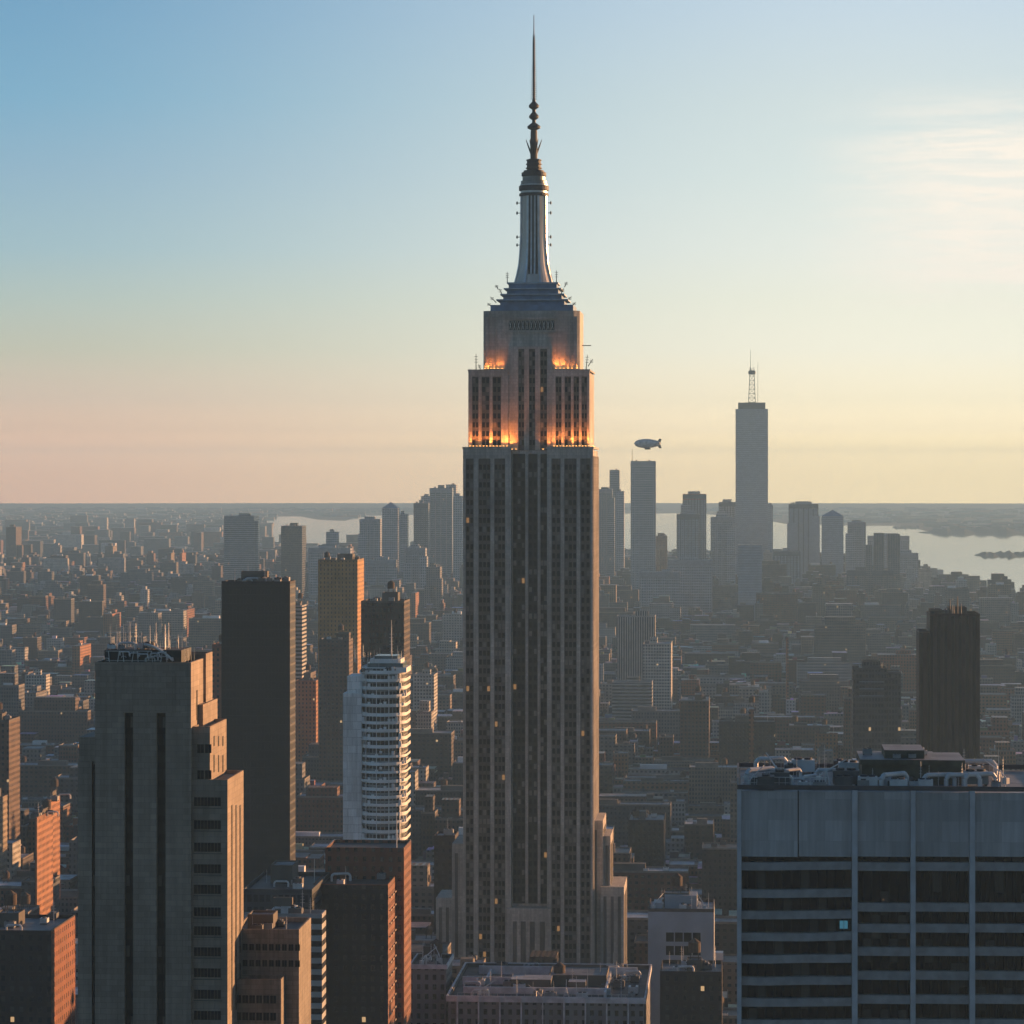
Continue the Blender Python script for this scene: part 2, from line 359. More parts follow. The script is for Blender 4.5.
ACU = bake('cooling_unit', m_, [plain('galvanised', (0.65, 0.66, 0.67), 0.45, 0.2), steel_dark])
m_ = MB(); m_.bar((0, 0, 0), (0, 0, 7), (.14, .05), 0, 6)
for k in range(4): m_.bar((-.7 + .1 * k, 0, 3.6 + k * .8), (.7 - .1 * k, 0, 3.6 + k * .8), .05)
ACU_L = ACU; ACU_D = ACU.copy(); ACU_D.materials[0] = plain('dark_unit', (0.12, 0.12, 0.125), 0.6, 0.2); ACU_M = ACU.copy(); ACU_M.materials[0] = plain('grey_unit', (0.3, 0.3, 0.3), 0.6, 0.1)
ANT = bake('aerial', m_, [plain('galvanised', (0.65, 0.66, 0.67), 0.45, 0.2)])
m_ = MB()
pts = [(0, 0, 0), (0, 0, 1.6), (.6, 0, 2.3), (5.4, 0, 2.3), (6, 0, 1.6), (6, 0, 0)]
for p_, q_ in zip(pts, pts[1:]): m_.bar(p_, q_, .42, 0, 8)
DUCT = bake('duct', m_, [plain('galvanised', (0.65, 0.66, 0.67), 0.45, 0.2)])
prn = random.Random(1)
def put(me, name, parent, x, y, z, rz=0, s=1.0):
    if me is ACU: me = prn.choice((ACU_L, ACU_D, ACU_M))
    o = bpy.data.objects.new(name, me); COL.objects.link(o); o.parent = parent; o.location = (x, y, z); o.rotation_euler = (0, 0, rz); o.scale = (s, s, s); return o
def parapet(mb, x0, x1, y0, y1, z, h=1.1, t=0.4, m=0):
    mb.box(x0, x1, y0, y0 + t, z, z + h, m); mb.box(x0, x1, y1 - t, y1, z, z + h, m)
    mb.box(x0, x0 + t, y0 + t, y1 - t, z, z + h, m); mb.box(x1 - t, x1, y0 + t, y1 - t, z, z + h, m)
def clutter(parent, x0, x1, y0, y1, z, r, n_ac=3, n_tank=1, n_ant=2, n_duct=1, pent=True, pmat=None, s=1.0):
    if pent:
        w_, d_ = (x1 - x0) * r.uniform(.25, .45), (y1 - y0) * r.uniform(.25, .4); px_ = r.uniform(x0 + .1 * (x1 - x0), x1 - w_ - .1 * (x1 - x0)); py_ = r.uniform(y0 + (y1 - y0) * .3, y1 - d_ - .5)
        hh = r.uniform(3, 5.5) * s
        mb = MB(); mb.box(px_, px_ + w_, py_, py_ + d_, z, z + hh, 0, 1); parapet(mb, px_, px_ + w_, py_, py_ + d_, z + hh, .5, .3)
        mb.build('penthouse', [pmat or limestone_dark, roof_grey], parent)
        if n_tank and r.random() < .5: put(TANK, 'water_tank', parent, px_ + w_ / 2, py_ + d_ / 2, z + hh, 0, s); n_tank -= 1
    for _ in range(n_tank): put(TANK, 'water_tank', parent, r.uniform(x0 + 3, x1 - 3), r.uniform(y0 + 3, y1 - 3), z, 0, s * r.uniform(.9, 1.2))
    for _ in range(n_ac): put(ACU, 'cooling_unit', parent, r.uniform(x0 + 2.5, x1 - 2.5), r.uniform(y0 + 2, y1 - 2), z, r.choice((0, math.pi / 2)), s * r.uniform(.8, 1.3))
    for _ in range(n_ant): put(ANT, 'aerial', parent, r.uniform(x0 + 1, x1 - 1), r.uniform(y0 + 1, y1 - 1), z, r.uniform(0, 3), s * r.uniform(.6, 1.2))
    for _ in range(n_duct): put(DUCT, 'duct', parent, r.uniform(x0 + 1, max(x0 + 1.1, x1 - 7)), r.uniform(y0 + 2, y1 - 2), z, r.choice((0, 0.3)), s * r.uniform(.7, 1.1))

# ================================================================== THE LANDMARK SKYSCRAPER
fe = Frame(463, 1302)
E = at_frame('skyscraper', 'tall central limestone skyscraper with stepped crown, orange floodlit ledges and needle spire', 'skyscraper', fe)
ex = lambda u, ly=0: fe.x(u, ly)
ez = lambda v: fe.z(v, 27, 0)
ZT1, ZT2, ZT3 = ez(449), ez(371), ez(310)
W1 = ex(593); D1 = fe.depth(W1, 598.3)
xl, xr = ex(511), ex(547)
stone = MB()
CORE = 5.0
stone.box(0.3, W1 - .3, CORE, D1, 0, ZT1 - .6, 0)                      # core behind the bays
# wings: body behind bays, solid edges
def bays_for(x0, x1, cols):
    """solid stone between window columns"""
    edges = [x0]
    for a_, b_ in cols: edges += [a_, b_]
    edges.append(x1)
    return [(edges[i], edges[i + 1]) for i in range(0, len(edges), 2)]
colsL = [(ex(465.6), ex(473.6)), (ex(478.4), ex(490.4)), (ex(494.2), ex(505.2))]
colsR = [(ex(551.4), ex(560.6)), (ex(564.2), ex(576.6)), (ex(580.2), ex(590.6))]
colsC = [(ex(512), ex(524.6)), (ex(527.4), ex(537)), (ex(539.6), ex(546.5))]
WIN = []     # (x0, x1, y, z0, z1)
metal = MB(); centre = MB()
def wing(cols, x0, x1, z0, z1, yf, yb, winw=1.15, zw0=None, zcap=4.0, sub=0.3):
    """stone piers with dark metal bays between; windows listed"""
    for a_, b_ in bays_for(x0, x1, cols): stone.box(a_, b_, yf, yb, z0, z1, 0)
    for a_, b_ in cols:
        stone.box(a_ + .002, b_ - .002, yf + .05, yb, z1 - zcap, z1 - .003, 0)
        metal.box(a_ + .002, b_ - .002, yf + .8, yb - .01, z0, z1 - zcap - .002, 0)
        n = max(2, round((b_ - a_) / 1.75)); cw = (b_ - a_) / n
        for k in range(1, n): metal.box(a_ + k * cw - sub / 2, a_ + k * cw + sub / 2, yf + .5, yf + .79, z0, z1 - zcap - .004, 0)
        z = (zw0 if zw0 is not None else z0) + 1.2
        while z + 2.2 < z1 - zcap:
            for k in range(n):
                wx = a_ + (k + .5) * cw; hw = min(winw, cw - sub - .12) / 2
                WIN.append((wx - hw, wx + hw, yf + .74, z, z + 2.15))
            z += 3.72
wing(colsL, 0, xl, 0, ZT1, 0, CORE, zw0=46)
wing(colsR, xr, W1, 0, ZT1, 0, CORE, zw0=46)
# recessed centre
for u in (526, 538.2): stone.box(ex(u) - .55, ex(u) + .55, CORE - .9, CORE - .002, ez(905), ez(455), 0)
for a_, b_ in colsC:
    centre.box(a_ + .1, b_ - .1, CORE - .35, CORE - .003, ez(905), ZT1 - 2, 0)
    n = max(2, round((b_ - a_) / 1.75)); cw = (b_ - a_) / n; z = ez(903)
    for k in range(1, n): centre.box(a_ + k * cw - .12, a_ + k * cw + .12, CORE - .55, CORE - .36, ez(905), ZT1 - 2.1, 0)
    while z + 2.5 < ZT1 - 2:
        for k in range(n): WIN.append((a_ + (k + .5) * cw - .6, a_ + (k + .5) * cw + .6, CORE - .42, z, z + 2.15))
        z += 3.72
# base block in the recess
stone.box(ex(507), ex(551), -1.5, CORE - .004, 0, ez(908), 0); 
for u0_, u1_ in ((513, 517), (521, 526), (530, 535), (540, 545)):
    metal.box(ex(u0_), ex(u1_), -1.75, -1.503, 0, ez(921), 0)
# west face pilasters
for k in range(9):
    y0_ = 2 + k * (D1 - 4) / 8.5
    stone.box(W1 - .29, W1 + .35, y0_, y0_ + 1.7, 0, ZT1 - 3, 0)
# ledge of the main shaft
for (a_, b_) in ((-.25, xl + .25), (xr - .25, W1 + .25)): stone.box(a_, b_, -.25, 1.6, ZT1 + .002, ZT1 + .9, 0)
stone.box(W1 - 1.2, W1 + .252, 1.602, D1, ZT1 + .002, ZT1 + .9, 0); stone.box(-.252, 1.2, 1.602, D1, ZT1 + .002, ZT1 + .9, 0)
# middle tier
YF2 = 3.0
colsL2 = [(ex(472, 3), ex(478.5, 3)), (ex(481.5, 3), ex(489.5, 3)), (ex(492.5, 3), ex(501, 3))]
colsR2 = [(ex(555.5, 3), ex(561.5, 3)), (ex(564.5, 3), ex(571, 3)), (ex(573.5, 3), ex(579, 3)), (ex(581.5, 3), ex(587, 3))]
x20, x21 = ex(468.3, 3), ex(589.5, 3); D2 = fe.depth(x21, 594.5)
stone.box(x20 + .2, x21 - .2, YF2 + 3, D2, ZT1 - .5, ZT2 - .5, 0)
wing(colsL2, x20, ex(508, 3), ZT1 - .4, ZT2, YF2, YF2 + 2.98, winw=1.2, zw0=ZT1 + .5, zcap=2.2)
wing(colsR2, ex(552, 3), x21, ZT1 - .4, ZT2, YF2, YF2 + 2.98, winw=1.2, zw0=ZT1 + .5, zcap=2.2)
colsC2 = [(ex(518.2, 4), ex(524.2, 4)), (ex(528.8, 4), ex(535.2, 4)), (ex(540, 4), ex(547, 4))]
wing(colsC2, ex(508.1, 4), ex(551.9, 4), ZT1 - .4, ez(346), YF2 + 1.4, YF2 + 3.4, winw=1.2, zw0=ZT1 + .5, zcap=1.0)
for (a_, b_) in ((x20 - .2, ex(508, 3)), (ex(552, 3), x21 + .2)): stone.box(a_, b_, YF2 - .2, YF2 + 1.2, ZT2 + .002, ZT2 + .8, 0)
stone.box(x21 - 1, x21 + .2, YF2 + 1.21, D2, ZT2 + .002, ZT2 + .8, 0); stone.box(x20 - .2, x20 + 1, YF2 + 1.21, D2, ZT2 + .002, ZT2 + .8, 0)
# top block
YF3 = 5.6
x30, x31 = ex(483, 5.6), ex(579.5, 5.6); D3 = fe.depth(x31, 583.6)
c3 = 2.4
stone.prism([(x30 + c3, YF3), (x31 - c3, YF3), (x31, YF3 + c3), (x31, D3 - c3), (x31 - c3, D3), (x30 + c3, D3), (x30, D3 - c3), (x30, YF3 + c3)], ZT2 - .7, ZT3, 0)
for u in (487, 494, 568.5, 575.5): stone.box(ex(u, 5.6) - .8, ex(u, 5.6) + .8, YF3 - .55, YF3 - .003, ZT2 + 1, ez(316), 0)
stone.box(x30 + c3 + .3, x31 - c3 - .3, YF3 - .35, YF3 - .004, ez(314.5), ez(310.5), 0)
stone.box(ex(505, 5.6), ex(556, 5.6), YF3 - .7, YF3 - .352, ez(332), ez(330), 0); stone.box(ex(505, 5.6), ex(556, 5.6), YF3 - .7, YF3 - .353, ez(318.4), ez(317), 0)
D1c = D1
# lower tiers to the sides and in front
tiers = [(ex(590), ex(603, 8), 8, 38, ez(822)), (ex(603, 8) - .2, ex(610.5, 10), 10, 36, ez(838)), (ex(600), ex(624, 6), 6, 40, ez(888)),
         (ex(452, 6), 1, 6, 38, ez(846)), (ex(436, 10), 1, 10, 36, ez(902)), (ex(425), ex(640), -12, 50, 30)]
for i, (a_, b_, c_, d_, h_) in enumerate(tiers):
    stone.box(a_, b_, c_ + i * .013, d_ - i * .017, 0, h_, 0)
    if h_ > 35:
        x_ = a_ + 1.2
        while x_ < b_ - 1.5:
            if not (-1 < x_ < W1 - 1): metal.box(x_, x_ + 1.3, c_ - .12, c_ + i * .013 - .002, 30, h_ - 4)
            x_ += 3.0
        y_ = c_ + 3
        while y_ < d_ - 3 and b_ > W1:
            metal.box(b_ + .002, b_ + .1, y_, y_ + 1.4, 30, h_ - 4); y_ += 3.6
stone.build('wall', limestone, E); metal.build('spandrel_cladding', masonry('aluminium_spandrel', (0.125, 0.115, 0.108), 1.75, 3.72, joint=.5, var=.3, rough=.6), E); centre.build('recess_cladding', recess_shade_metal, E)
occupy(*[fe.grid(-25, 0)[0], fe.grid(78, 0)[0], fe.grid(0, -14)[1], fe.grid(0, 52)[1]])
# windows
rw = random.Random(8)
WIN.sort(key=lambda q: (-q[3]))
pick = set(range(0, len(WIN), max(1, len(WIN) // 100))); pick = set(sorted(pick)[:100])
rest = MB(); m1 = {}
for i, (a_, b_, y_, z0_, z1_) in enumerate(WIN):
    lit = rw.random() < .01
    if i in pick:
        k = round(b_ - a_, 2)
        if (k, lit) not in m1:
            q = MB(); q.box(-k / 2, k / 2, 0, .1, 0, 2.15, 0); m1[(k, lit)] = bake('window', q, room_light if lit else glass_dark)
        put(m1[(k, lit)], 'window', E, (a_ + b_) / 2, y_ - .06, z0_)
    else: 
        bl = rw.random()
        rest.box(a_, b_, y_ - .06, y_ + .05, z0_, z1_, 1 if lit else (2 if bl < .22 else 0))
tag(rest.build('window', [glass_dark, room_light, plain('blind', (0.20, 0.19, 0.175), 0.6)], E), kind='stuff')
# frieze openings below the top
fz = MB()
for k in range(11):
    xx = ex(509 + k * 4.2, 5.6); fz.box(xx - .1, xx + 1.45, YF3 - .1, YF3 - .005, ez(329.5), ez(320), 0)
    fz.bar((xx + .1, YF3 - .2, ez(329)), (xx + 1.0, YF3 - .2, ez(320.5)), .12, 1); fz.bar((xx + 1.0, YF3 - .2, ez(329)), (xx + .1, YF3 - .2, ez(320.5)), .12, 1)
fz.build('frieze', [glass_dark, steel], E)
# observation deck stack
xc = (x30 + x31) / 2; yc = (YF3 + D3) / 2
em = lambda v: fe.z(v, 27, yc)
def stack(hw, hd, v0_, v1_, mat_i, mb): mb.box(xc - hw, xc + hw, yc - hd, yc + hd, em(v0_), em(v1_), mat_i)
sb = MB()
for hw, v0_, v1_ in ((17.5, 314, 306.5), (13.6, 306.5, 302), (15.2, 302, 300.6), (12.4, 300.6, 296.5), (13.6, 296.5, 295), (10.9, 295, 290.5), (12.2, 290.5, 289.2), (10.2, 289.2, 285), (10.8, 285, 283.4)):
    stack(hw, hw * .78, v0_, v1_, 0 if v0_ - v1_ > 2 else 1, sb)
sb.build('stepped_base', [steel_blue, plain('blue_ledge', (0.36, 0.45, 0.54), 0.5, 0.0)], E)
# mast
mast = MB()
prof = [(8.4, em(284)), (7.3, em(275)), (6.4, em(265)), (5.9, em(252)), (5.6, em(238)), (5.45, em(196))]
mast.lathe(xc, yc, prof, 32, 0)
mast.build('mast', plain('mast_metal', (0.62, 0.57, 0.52), 0.4, 0.3, var=0.3, scale=0.2, stretch=0.1), E)
for k in range(8):
    fm = MB(); t_ = math.pi / 8 + k * math.pi / 4
    for (r0, z0_), (r1, z1_) in zip(prof, prof[1:]):
        A = lambda r, z, s_, e_: (xc + r * math.cos(t_) - s_ * math.sin(t_), yc + r * math.sin(t_) + s_ * math.cos(t_), z)
        for s_ in (-.45, .45):
            p4 = [A(r0 - .3, z0_, s_, 0), A(r0 + .55, z0_, s_, 0), A(r1 + .55, z1_, s_, 0), A(r1 - .3, z1_, s_, 0)]
            fm.face(p4 if s_ < 0 else p4[::-1])
        fm.face([A(r0 + .55, z0_, -.45, 0), A(r0 + .55, z0_, .45, 0), A(r1 + .55, z1_, .45, 0), A(r1 + .55, z1_, -.45, 0)])
    fm.build('fin', steel, E)
gb = MB()
for k in range(4):
    t_ = -math.pi / 2 + k * math.pi / 2
    for (r0, za), (r1, zb) in zip(prof[1:], prof[2:]):
        A = lambda r, z, q: (xc + r * math.cos(t_) - q * math.sin(t_), yc + r * math.sin(t_) + q * math.cos(t_), z)
        gb.face([A(r0 + .06, za, -2.0), A(r0 + .06, za, 2.0), A(r1 + .06, zb, 2.0), A(r1 + .06, zb, -2.0)])
gb.build('mast_recess', glass_dark, E)
gl = MB()
for k in range(4):
    t_ = -math.pi / 2 + k * math.pi / 2
    for s_ in (-.75, .75):
        z0_ = 0
        for (r0, za), (r1, zb) in zip(prof[1:], prof[2:]):
            A = lambda r, z, q: (xc + r * math.cos(t_) - q * math.sin(t_), yc + r * math.sin(t_) + q * math.cos(t_), z)
            gl.face([A(r0 + .12, za, s_ - .35), A(r0 + .12, za, s_ + .35), A(r1 + .12, zb, s_ + .35), A(r1 + .12, zb, s_ - .35)])
gl.build('glazing_highlight', plain('glass_highlight', (0.62, 0.66, 0.70), 0.3, 0.1), E)  # pale strips paint the bright highlights on the mast glass
dr = MB()
for r0, v0_, v1_, mi in ((6.3, 196.5, 193.5, 0), (5.7, 193.5, 191, 1), (6.4, 191, 186, 0), (6.0, 186, 184.5, 1), (5.6, 184.5, 181, 2), (4.9, 181, 176.5, 2), (5.3, 176.5, 172.5, 0), (4.4, 172.5, 170.5, 0)):
    dr.lathe(xc, yc, [(r0 - .3, em(v0_)), (r0, em(v0_) + .15), (r0, em(v1_) - .15), (r0 - .3, em(v1_))], 28, mi)
dr.build('lantern_drum', [steel_dark, steel, plain('drum_panel', (0.22, 0.23, 0.24), 0.4, 0.5)], E)
an = MB()
an.lathe(xc, yc, [(3.0, em(170.5)), (3.0, em(160)), (2.2, em(159))], 16)
an.lathe(xc, yc, [(1.5, em(159)), (1.6, em(150)), (1.4, em(131)), (1.1, em(129))], 12)
for z_, r_ in ((169, 3.5), (165, 3.4), (161, 3.3)): an.lathe(xc, yc, [(r_ - .4, em(z_)), (r_, em(z_) + .1), (r_, em(z_) + .5), (r_ - .4, em(z_) + .6)], 16)
ao = an.build('antenna', steel_dark, E)
for k in range(6):
    q = MB(); t_ = .1 + k * math.pi / 3
    q.bar((xc + .9 * math.cos(t_), yc + .9 * math.sin(t_), em(156)), (xc + 2.4 * math.cos(t_), yc + 2.4 * math.sin(t_), em(146)), (.35, .3), 0, 6)
    q.bar((xc + 2.4 * math.cos(t_), yc + 2.4 * math.sin(t_), em(146)), (xc + 3.4 * math.cos(t_), yc + 3.4 * math.sin(t_), em(139.5)), (.3, .1), 0, 6)
    q.build('horn', steel_dark, ao)
for zc, r_ in ((126.5, 2.7), (116, 2.0), (105.5, 2.1)):
    q = MB(); q.lathe(xc, yc, [(.9, em(zc + 4)), (r_, em(zc + 2)), (r_ * 1.05, em(zc)), (r_ * .8, em(zc - 1.5)), (.7, em(zc - 4))], 14)
    q.build('collar', steel_dark, ao)
q = MB(); q.lathe(xc, yc, [(.8, em(131)), (.75, em(100)), (.55, em(99)), (.5, em(70)), (.42, em(38)), (.24, em(36)), (.13, em(15))], 8)
q.build('needle', steel_dark, ao)
q = MB(); k = 0
for v_ in np.arange(36, 100, 2.1):
    r_ = .7 + (v_ - 36) / 64 * .8
    t_ = k * .8; k += 1
    q.bar((xc - r_ * math.cos(t_), yc - r_ * math.sin(t_), em(v_)), (xc + r_ * math.cos(t_), yc + r_ * math.sin(t_), em(v_)), .16)
    q.bar((xc - r_ * math.sin(t_), yc + r_ * math.cos(t_), em(v_)), (xc + r_ * math.sin(t_), yc - r_ * math.cos(t_), em(v_)), .16)
q.build('rung', steel_dark, ao)
# small aerials on the ledges
def ledge_aerial(x, y, z, h, lean=0.0):
    q = MB(); q.bar((x, y, z), (x + lean, y, z + h), (.22, .1), 0, 5)
    for j in range(3): q.bar((x - .7 + lean * .7, y, z + h * (.5 + j * .17)), (x + .7 + lean * .7, y, z + h * (.5 + j * .17)), .12)
    q.build('ledge_aerial', steel_dark, E)
for u, v, h, ln in ((508, 284, 5, 0), (557, 284, 5.5, 0), (503, 296, 3, -1.2), (561, 296, 3, 1.4), (497, 303, 2.5, -2.5), (566, 303, 2.5, 2.6), (493, 308, 2, -2), (571, 308, 2.2, 2.2), (499, 290, 2, -1), (565, 288, 2.3, 1)):
    ledge_aerial(ex(u, yc), yc - 4, em(v), h, ln)
for u, v, h, ln in ((476, 370, 7, 0), (586, 370, 6.5, .6), (588, 366, 3, 2), (481, 371, 3, -1)): ledge_aerial(ex(u, 4), 4.4, ez(v), h, ln)
q = MB(); q.bar((ex(582, 6), 7, ez(345)), (ex(591, 6), 7, ez(345)), .25); q.build('ledge_aerial', steel_dark, E)
for v_ in (203, 213, 237, 245):
    q = MB(); q.bar((xc - 7.2, yc, em(v_)), (xc + 7.2, yc, em(v_)), .2); q.lathe(xc - 7.2, yc, [(.3, em(v_) - .6), (.4, em(v_)), (.2, em(v_) + .7)], 6); q.lathe(xc + 7.2, yc, [(.3, em(v_) - .6), (.4, em(v_)), (.2, em(v_) + .7)], 6)
    q.build('ledge_aerial', steel_dark, E)
# floodlights: lamps standing on the ledges, washing the stone above in orange
m_ = MB(); m_.box(-.35, .35, -.25, .25, 0, .35, 0); m_.box(-.3, .3, -.2, .2, .35, .42, 1)
FL = bake('floodlight', m_, [steel_dark, lamp_glow])
lightd = {}; frnd = random.Random(6)
def flood(x, y, z, e, aim=(0, .12, 1)):
    o = put(FL, 'floodlight', E, x, y, z)
    e = round(e * frnd.choice((.35, .7, 1.0, 1.7)))
    if e not in lightd:
        d = bpy.data.lights.new('floodlight_beam', 'SPOT'); d.energy = e; d.color = (1.0, 0.27, 0.045); d.spot_size = R(84); d.spot_blend = 1.0; d.shadow_soft_size = .3; lightd[e] = d
    l = bpy.data.objects.new('floodlight_beam', lightd[e]); COL.objects.link(l); l.parent = o; l.location = (0, 0, .5)
    a_ = math.atan2(aim[1], aim[2]); b_ = math.atan2(aim[0], aim[2])
    l.rotation_euler = (math.pi - a_, b_, 0)
FP = 4200
for u in np.linspace(470, 507, 12): flood(ex(u, 1.9), 1.9, ZT1 + .9, FP * .62)
for u in np.linspace(554, 589, 12): flood(ex(u, 1.9), 1.9, ZT1 + .9, FP * .62)
for u in (512, 516, 543, 548): flood(ex(u, 2.5), 2.6, ZT1 - .4, FP * .7)
for y in (10, 20, 30): flood(x21 + .9, y, ZT1 + .9, FP, (-.12, 0, 1))
for u in (485, 488, 491, 494.5, 498, 502): flood(ex(u, 4.4), 4.75, ZT2 + .9, FP * .26)
for u in (556, 560, 564, 568, 572, 577): flood(ex(u, 4.4), 4.75, ZT2 + .9, FP * .26)

# ================================================================== LEFT FOREGROUND TOWER
wall_tan = masonry('tan_limestone', (0.33, 0.265, 0.21), 2.4, 1.2, joint=.68, var=.18)
fa = Frame(95, 650); T = at_frame('stone_tower', 'tan stone tower with tall black slots and sunlit stepped right side, foreground left', 'skyscraper', fa)
ax = fa.x; az = lambda v, lx=10, ly=0: fa.z(v, lx, ly)
zt = az(667); st = MB(); x1_ = ax(191); dA = fa.depth(x1_, 203.5)
slots = [(ax(124.5), ax(133), az(713)), (ax(156.5), ax(165.5), az(713))]
st.box(0, x1_, 1.6, dA, 0, zt, 0, 1)
xs = [0, slots[0][0], slots[0][1], slots[1][0], slots[1][1], x1_]
for a_, b_ in ((0, 1), (2, 3), (4, 5)): st.box(xs[a_], xs[b_], 0, 1.598, 0, slots[0][2], 0)
st.box(0, x1_, 0, 1.598, slots[0][2] + .001, zt, 0)
st.box(ax(110), ax(176), -.12, -.002, az(712), az(673), 0)
gls = MB()
for a_, b_, z_ in slots: gls.box(a_ + .002, b_ - .002, 1.2, 1.597, 0, z_ - .003, 0)
# parapet and dark roof edge
parapet(st, 0, x1_, 0, dA, zt + .002, 1.0, .5)
# left shoulder
xsl = ax(77.5); st.box(xsl, -.002, 1.4, dA, 0, az(738), 0, 1); st.box(xsl, ax(91.5), .3, 1.398, 0, az(762), 0)
gls.box(ax(91.7), -.004, .9, 1.396, 0, az(765), 0)
# masses stepping down to the right: (front u, back u, top v, front depth)
def mass(u_front, u_back, v_top, ly, x_from):
    xx = fa.x(u_front, ly); k = (u_back - U0) / F
    dd = (fa.px + xx * CG - k * (fa.Y - xx * SG)) / (k * CG - SG)
    st.box(x_from, xx, ly, dd, 0, fa.z(v_top, xx, ly), 0, 1); parapet(st, x_from, xx, ly, dd, fa.z(v_top, xx, ly) + .002, .7, .35)
    return xx, dd
r1 = mass(206, 212.5, 657, dA + .02, 2)
r2 = mass(203, 217.5, 708, 8.0, x1_ + .002)
r3 = mass(210, 226.5, 730, 1.8, x1_ + .004)
r4 = mass(227.5, 243.5, 783, 1.2, x1_ + .006)
def side_windows(xx, y0, y1, v0, v1, n, mb, wd=1.0):
    for k in range(n):
        yy = y0 + (y1 - y0) * (k + .5) / n; mb.box(xx + .002, xx + .08, yy - wd / 2, yy + wd / 2, fa.z(v1, xx, yy), fa.z(v0, xx, yy), 0)
side_windows(r4[0], 4, r4[1] - 2, 805, 1010, 3, gls, 1.3)
side_windows(r3[0], 4, r3[1] - 2, 755, 772, 3, gls, 1.2); side_windows(r3[0], 4, r3[1] - 2, 736, 746, 3, gls, 1.2)
side_windows(x1_, 4, 10, 690, 720, 1, gls, 1.2)
st.build('wall', [wall_tan, roof_tar], T); gls.build('slot_glazing', F_('slot_glass', (0.009, 0.009, 0.010), .95, 3.7, .8, .62, glass=(.003, .004, .006), lit=.004, grough=.4, blind=.06), T)
wme = MB(); wme.box(0, 1.35, 0, .14, 0, 1.85, 0); wme.box(.62, .72, -.05, -.001, 0, 1.85, 1); WME = bake('window', wme, [glass_dark, limestone_dark])
for v_ in (806, 829, 851.5, 873, 893.5, 916, 935, 956, 977, 998.5, 1019.5):
    for k in range(4): put(WME, 'window', T, ax(194.2, 1.2) + k * 1.43, 1.13, fa.z(v_, x1_, 1.2))
for v_ in (753, 779):
    for k in range(2): put(WME, 'window', T, ax(197, 1.2) + k * 1.6, 1.73, fa.z(v_, x1_, 1.8))
led = MB()
for v_ in (808, 831, 853.5, 875, 895.5, 918, 937, 958, 979, 1000.5): led.box(ax(193.6, 1.2), ax(222, 1.2), 1.05, 1.198, fa.z(v_, x1_, 1.2) - .1, fa.z(v_, x1_, 1.2) + .1)
led.build('sill_course', limestone_dark, T)
# roof: dark bulkhead, railing frames, curved white ducts, aerials
rf = MB(); rf.box(1.5, x1_ - 2.5, 2.5, dA - 1, zt, zt + 3.4, 0, 0); rf.build('penthouse', plain('dark_bulkhead', (0.035, 0.037, 0.035), .7), T)
ral = MB()
for k in range(9):
    x_ = ax(108 + k * 7.2); ral.bar((x_, 1.9, zt + .2), (x_ + (.5 if k % 2 else -.3), 1.9, zt + 3.2), .09)
ral.bar((ax(104), 1.9, zt + 3.2), (ax(150), 1.9, zt + 3.2), .08); ral.bar((ax(104), 1.9, zt + 1.2), (ax(160), 1.9, zt + 1.2), .06)
ral.build('railing', white_paint, T)
for j in range(3):
    q = MB(); P = [(ax(142 + j * 3) + s_ * 6.2, 2.2 + j * .8, zt + 4.6 - j * .35 - 3.4 * s_ ** 1.8) for s_ in np.linspace(0, 1, 9)]
    for a_, b_ in zip(P, P[1:]): q.bar(a_, b_, .26, 0, 6)
    q.build('curved_duct', white_paint, T)
ra = random.Random(5)
for k in range(34): put(ANT, 'aerial', T, ra.uniform(2, x1_ - 4), ra.uniform(3, dA - 2), zt + 3.4, ra.uniform(0, 3), ra.uniform(.2, .8))
for k in range(14): put(DUCT, 'duct', T, ra.uniform(1, x1_ - 5), ra.uniform(1.2, 2.2), zt + ra.uniform(.2, 2.6), ra.uniform(-.5, .5), ra.uniform(.15, .4))
for k in range(5): put(ACU, 'cooling_unit', T, ra.uniform(2, x1_ - 4), ra.uniform(3, dA - 2), zt + 3.4, 0, ra.uniform(.4, .7))
put(DUCT, 'duct', T, 4, 5, zt + 3.4, 0, .6); put(DUCT, 'duct', T, 9, 6, zt + 3.4, .2, .5)
for k in range(4): put(ANT, 'aerial', T, x1_ - 2 + k * .3, 4 + 2 * k, zt + .2, k, .5)
a0, g0 = fa.grid(xsl, 0); occupy(a0, a0 + r4[0] - xsl + 2, g0 - 2, g0 + 45)

# stone annex in front right of it
fx = Frame(229, 668); T2 = at_frame('stone_annex', 'low stone building with small rooftop plant hugging the foot of the slotted tan tower', 'building', fx)
s2 = MB(); wA = fx.x(299); dx = fx.depth(wA, 311)
zA = fx.z(934, 8)
s2.box(0.8, wA, 0, dx, 0, zA, 0, 1); parapet(s2, .8, wA, 0, dx, zA + .002, 1, .4)
s2.box(-7.4, wA - 3, -6, -.004, 0, fx.z(978), 0, 1); parapet(s2, -7.4, wA - 3, -6, -.006, fx.z(978) + .002, .8, .3)
s2.build('wall', [masonry('annex_stone', (0.27, 0.23, 0.19), 2.0, 1.0, joint=.7, var=.3), roof_tar], T2)
for k in range(20): put(WME, 'window', T2, 1.6 + (k % 10) * 1.42, -.08, fx.z(966 if k < 10 else 950), 0, .75)
for r_ in range(3):
    for k in range(12): put(WME, 'window', T2, -6.6 + k * 1.5, -6.09, fx.z(998 + r_ * 17), 0, .9)
clutter(T2, 1.5, wA - 1, 1, dx - 1, zA, random.Random(2), 5, 0, 4, 2, True, s=.55)
put(ANT, 'aerial', T2, 12, 3, zA, 0, .5)
a0, g0 = fx.grid(-8, -7); occupy(a0, a0 + wA + 12, g0, g0 + dx + 10)

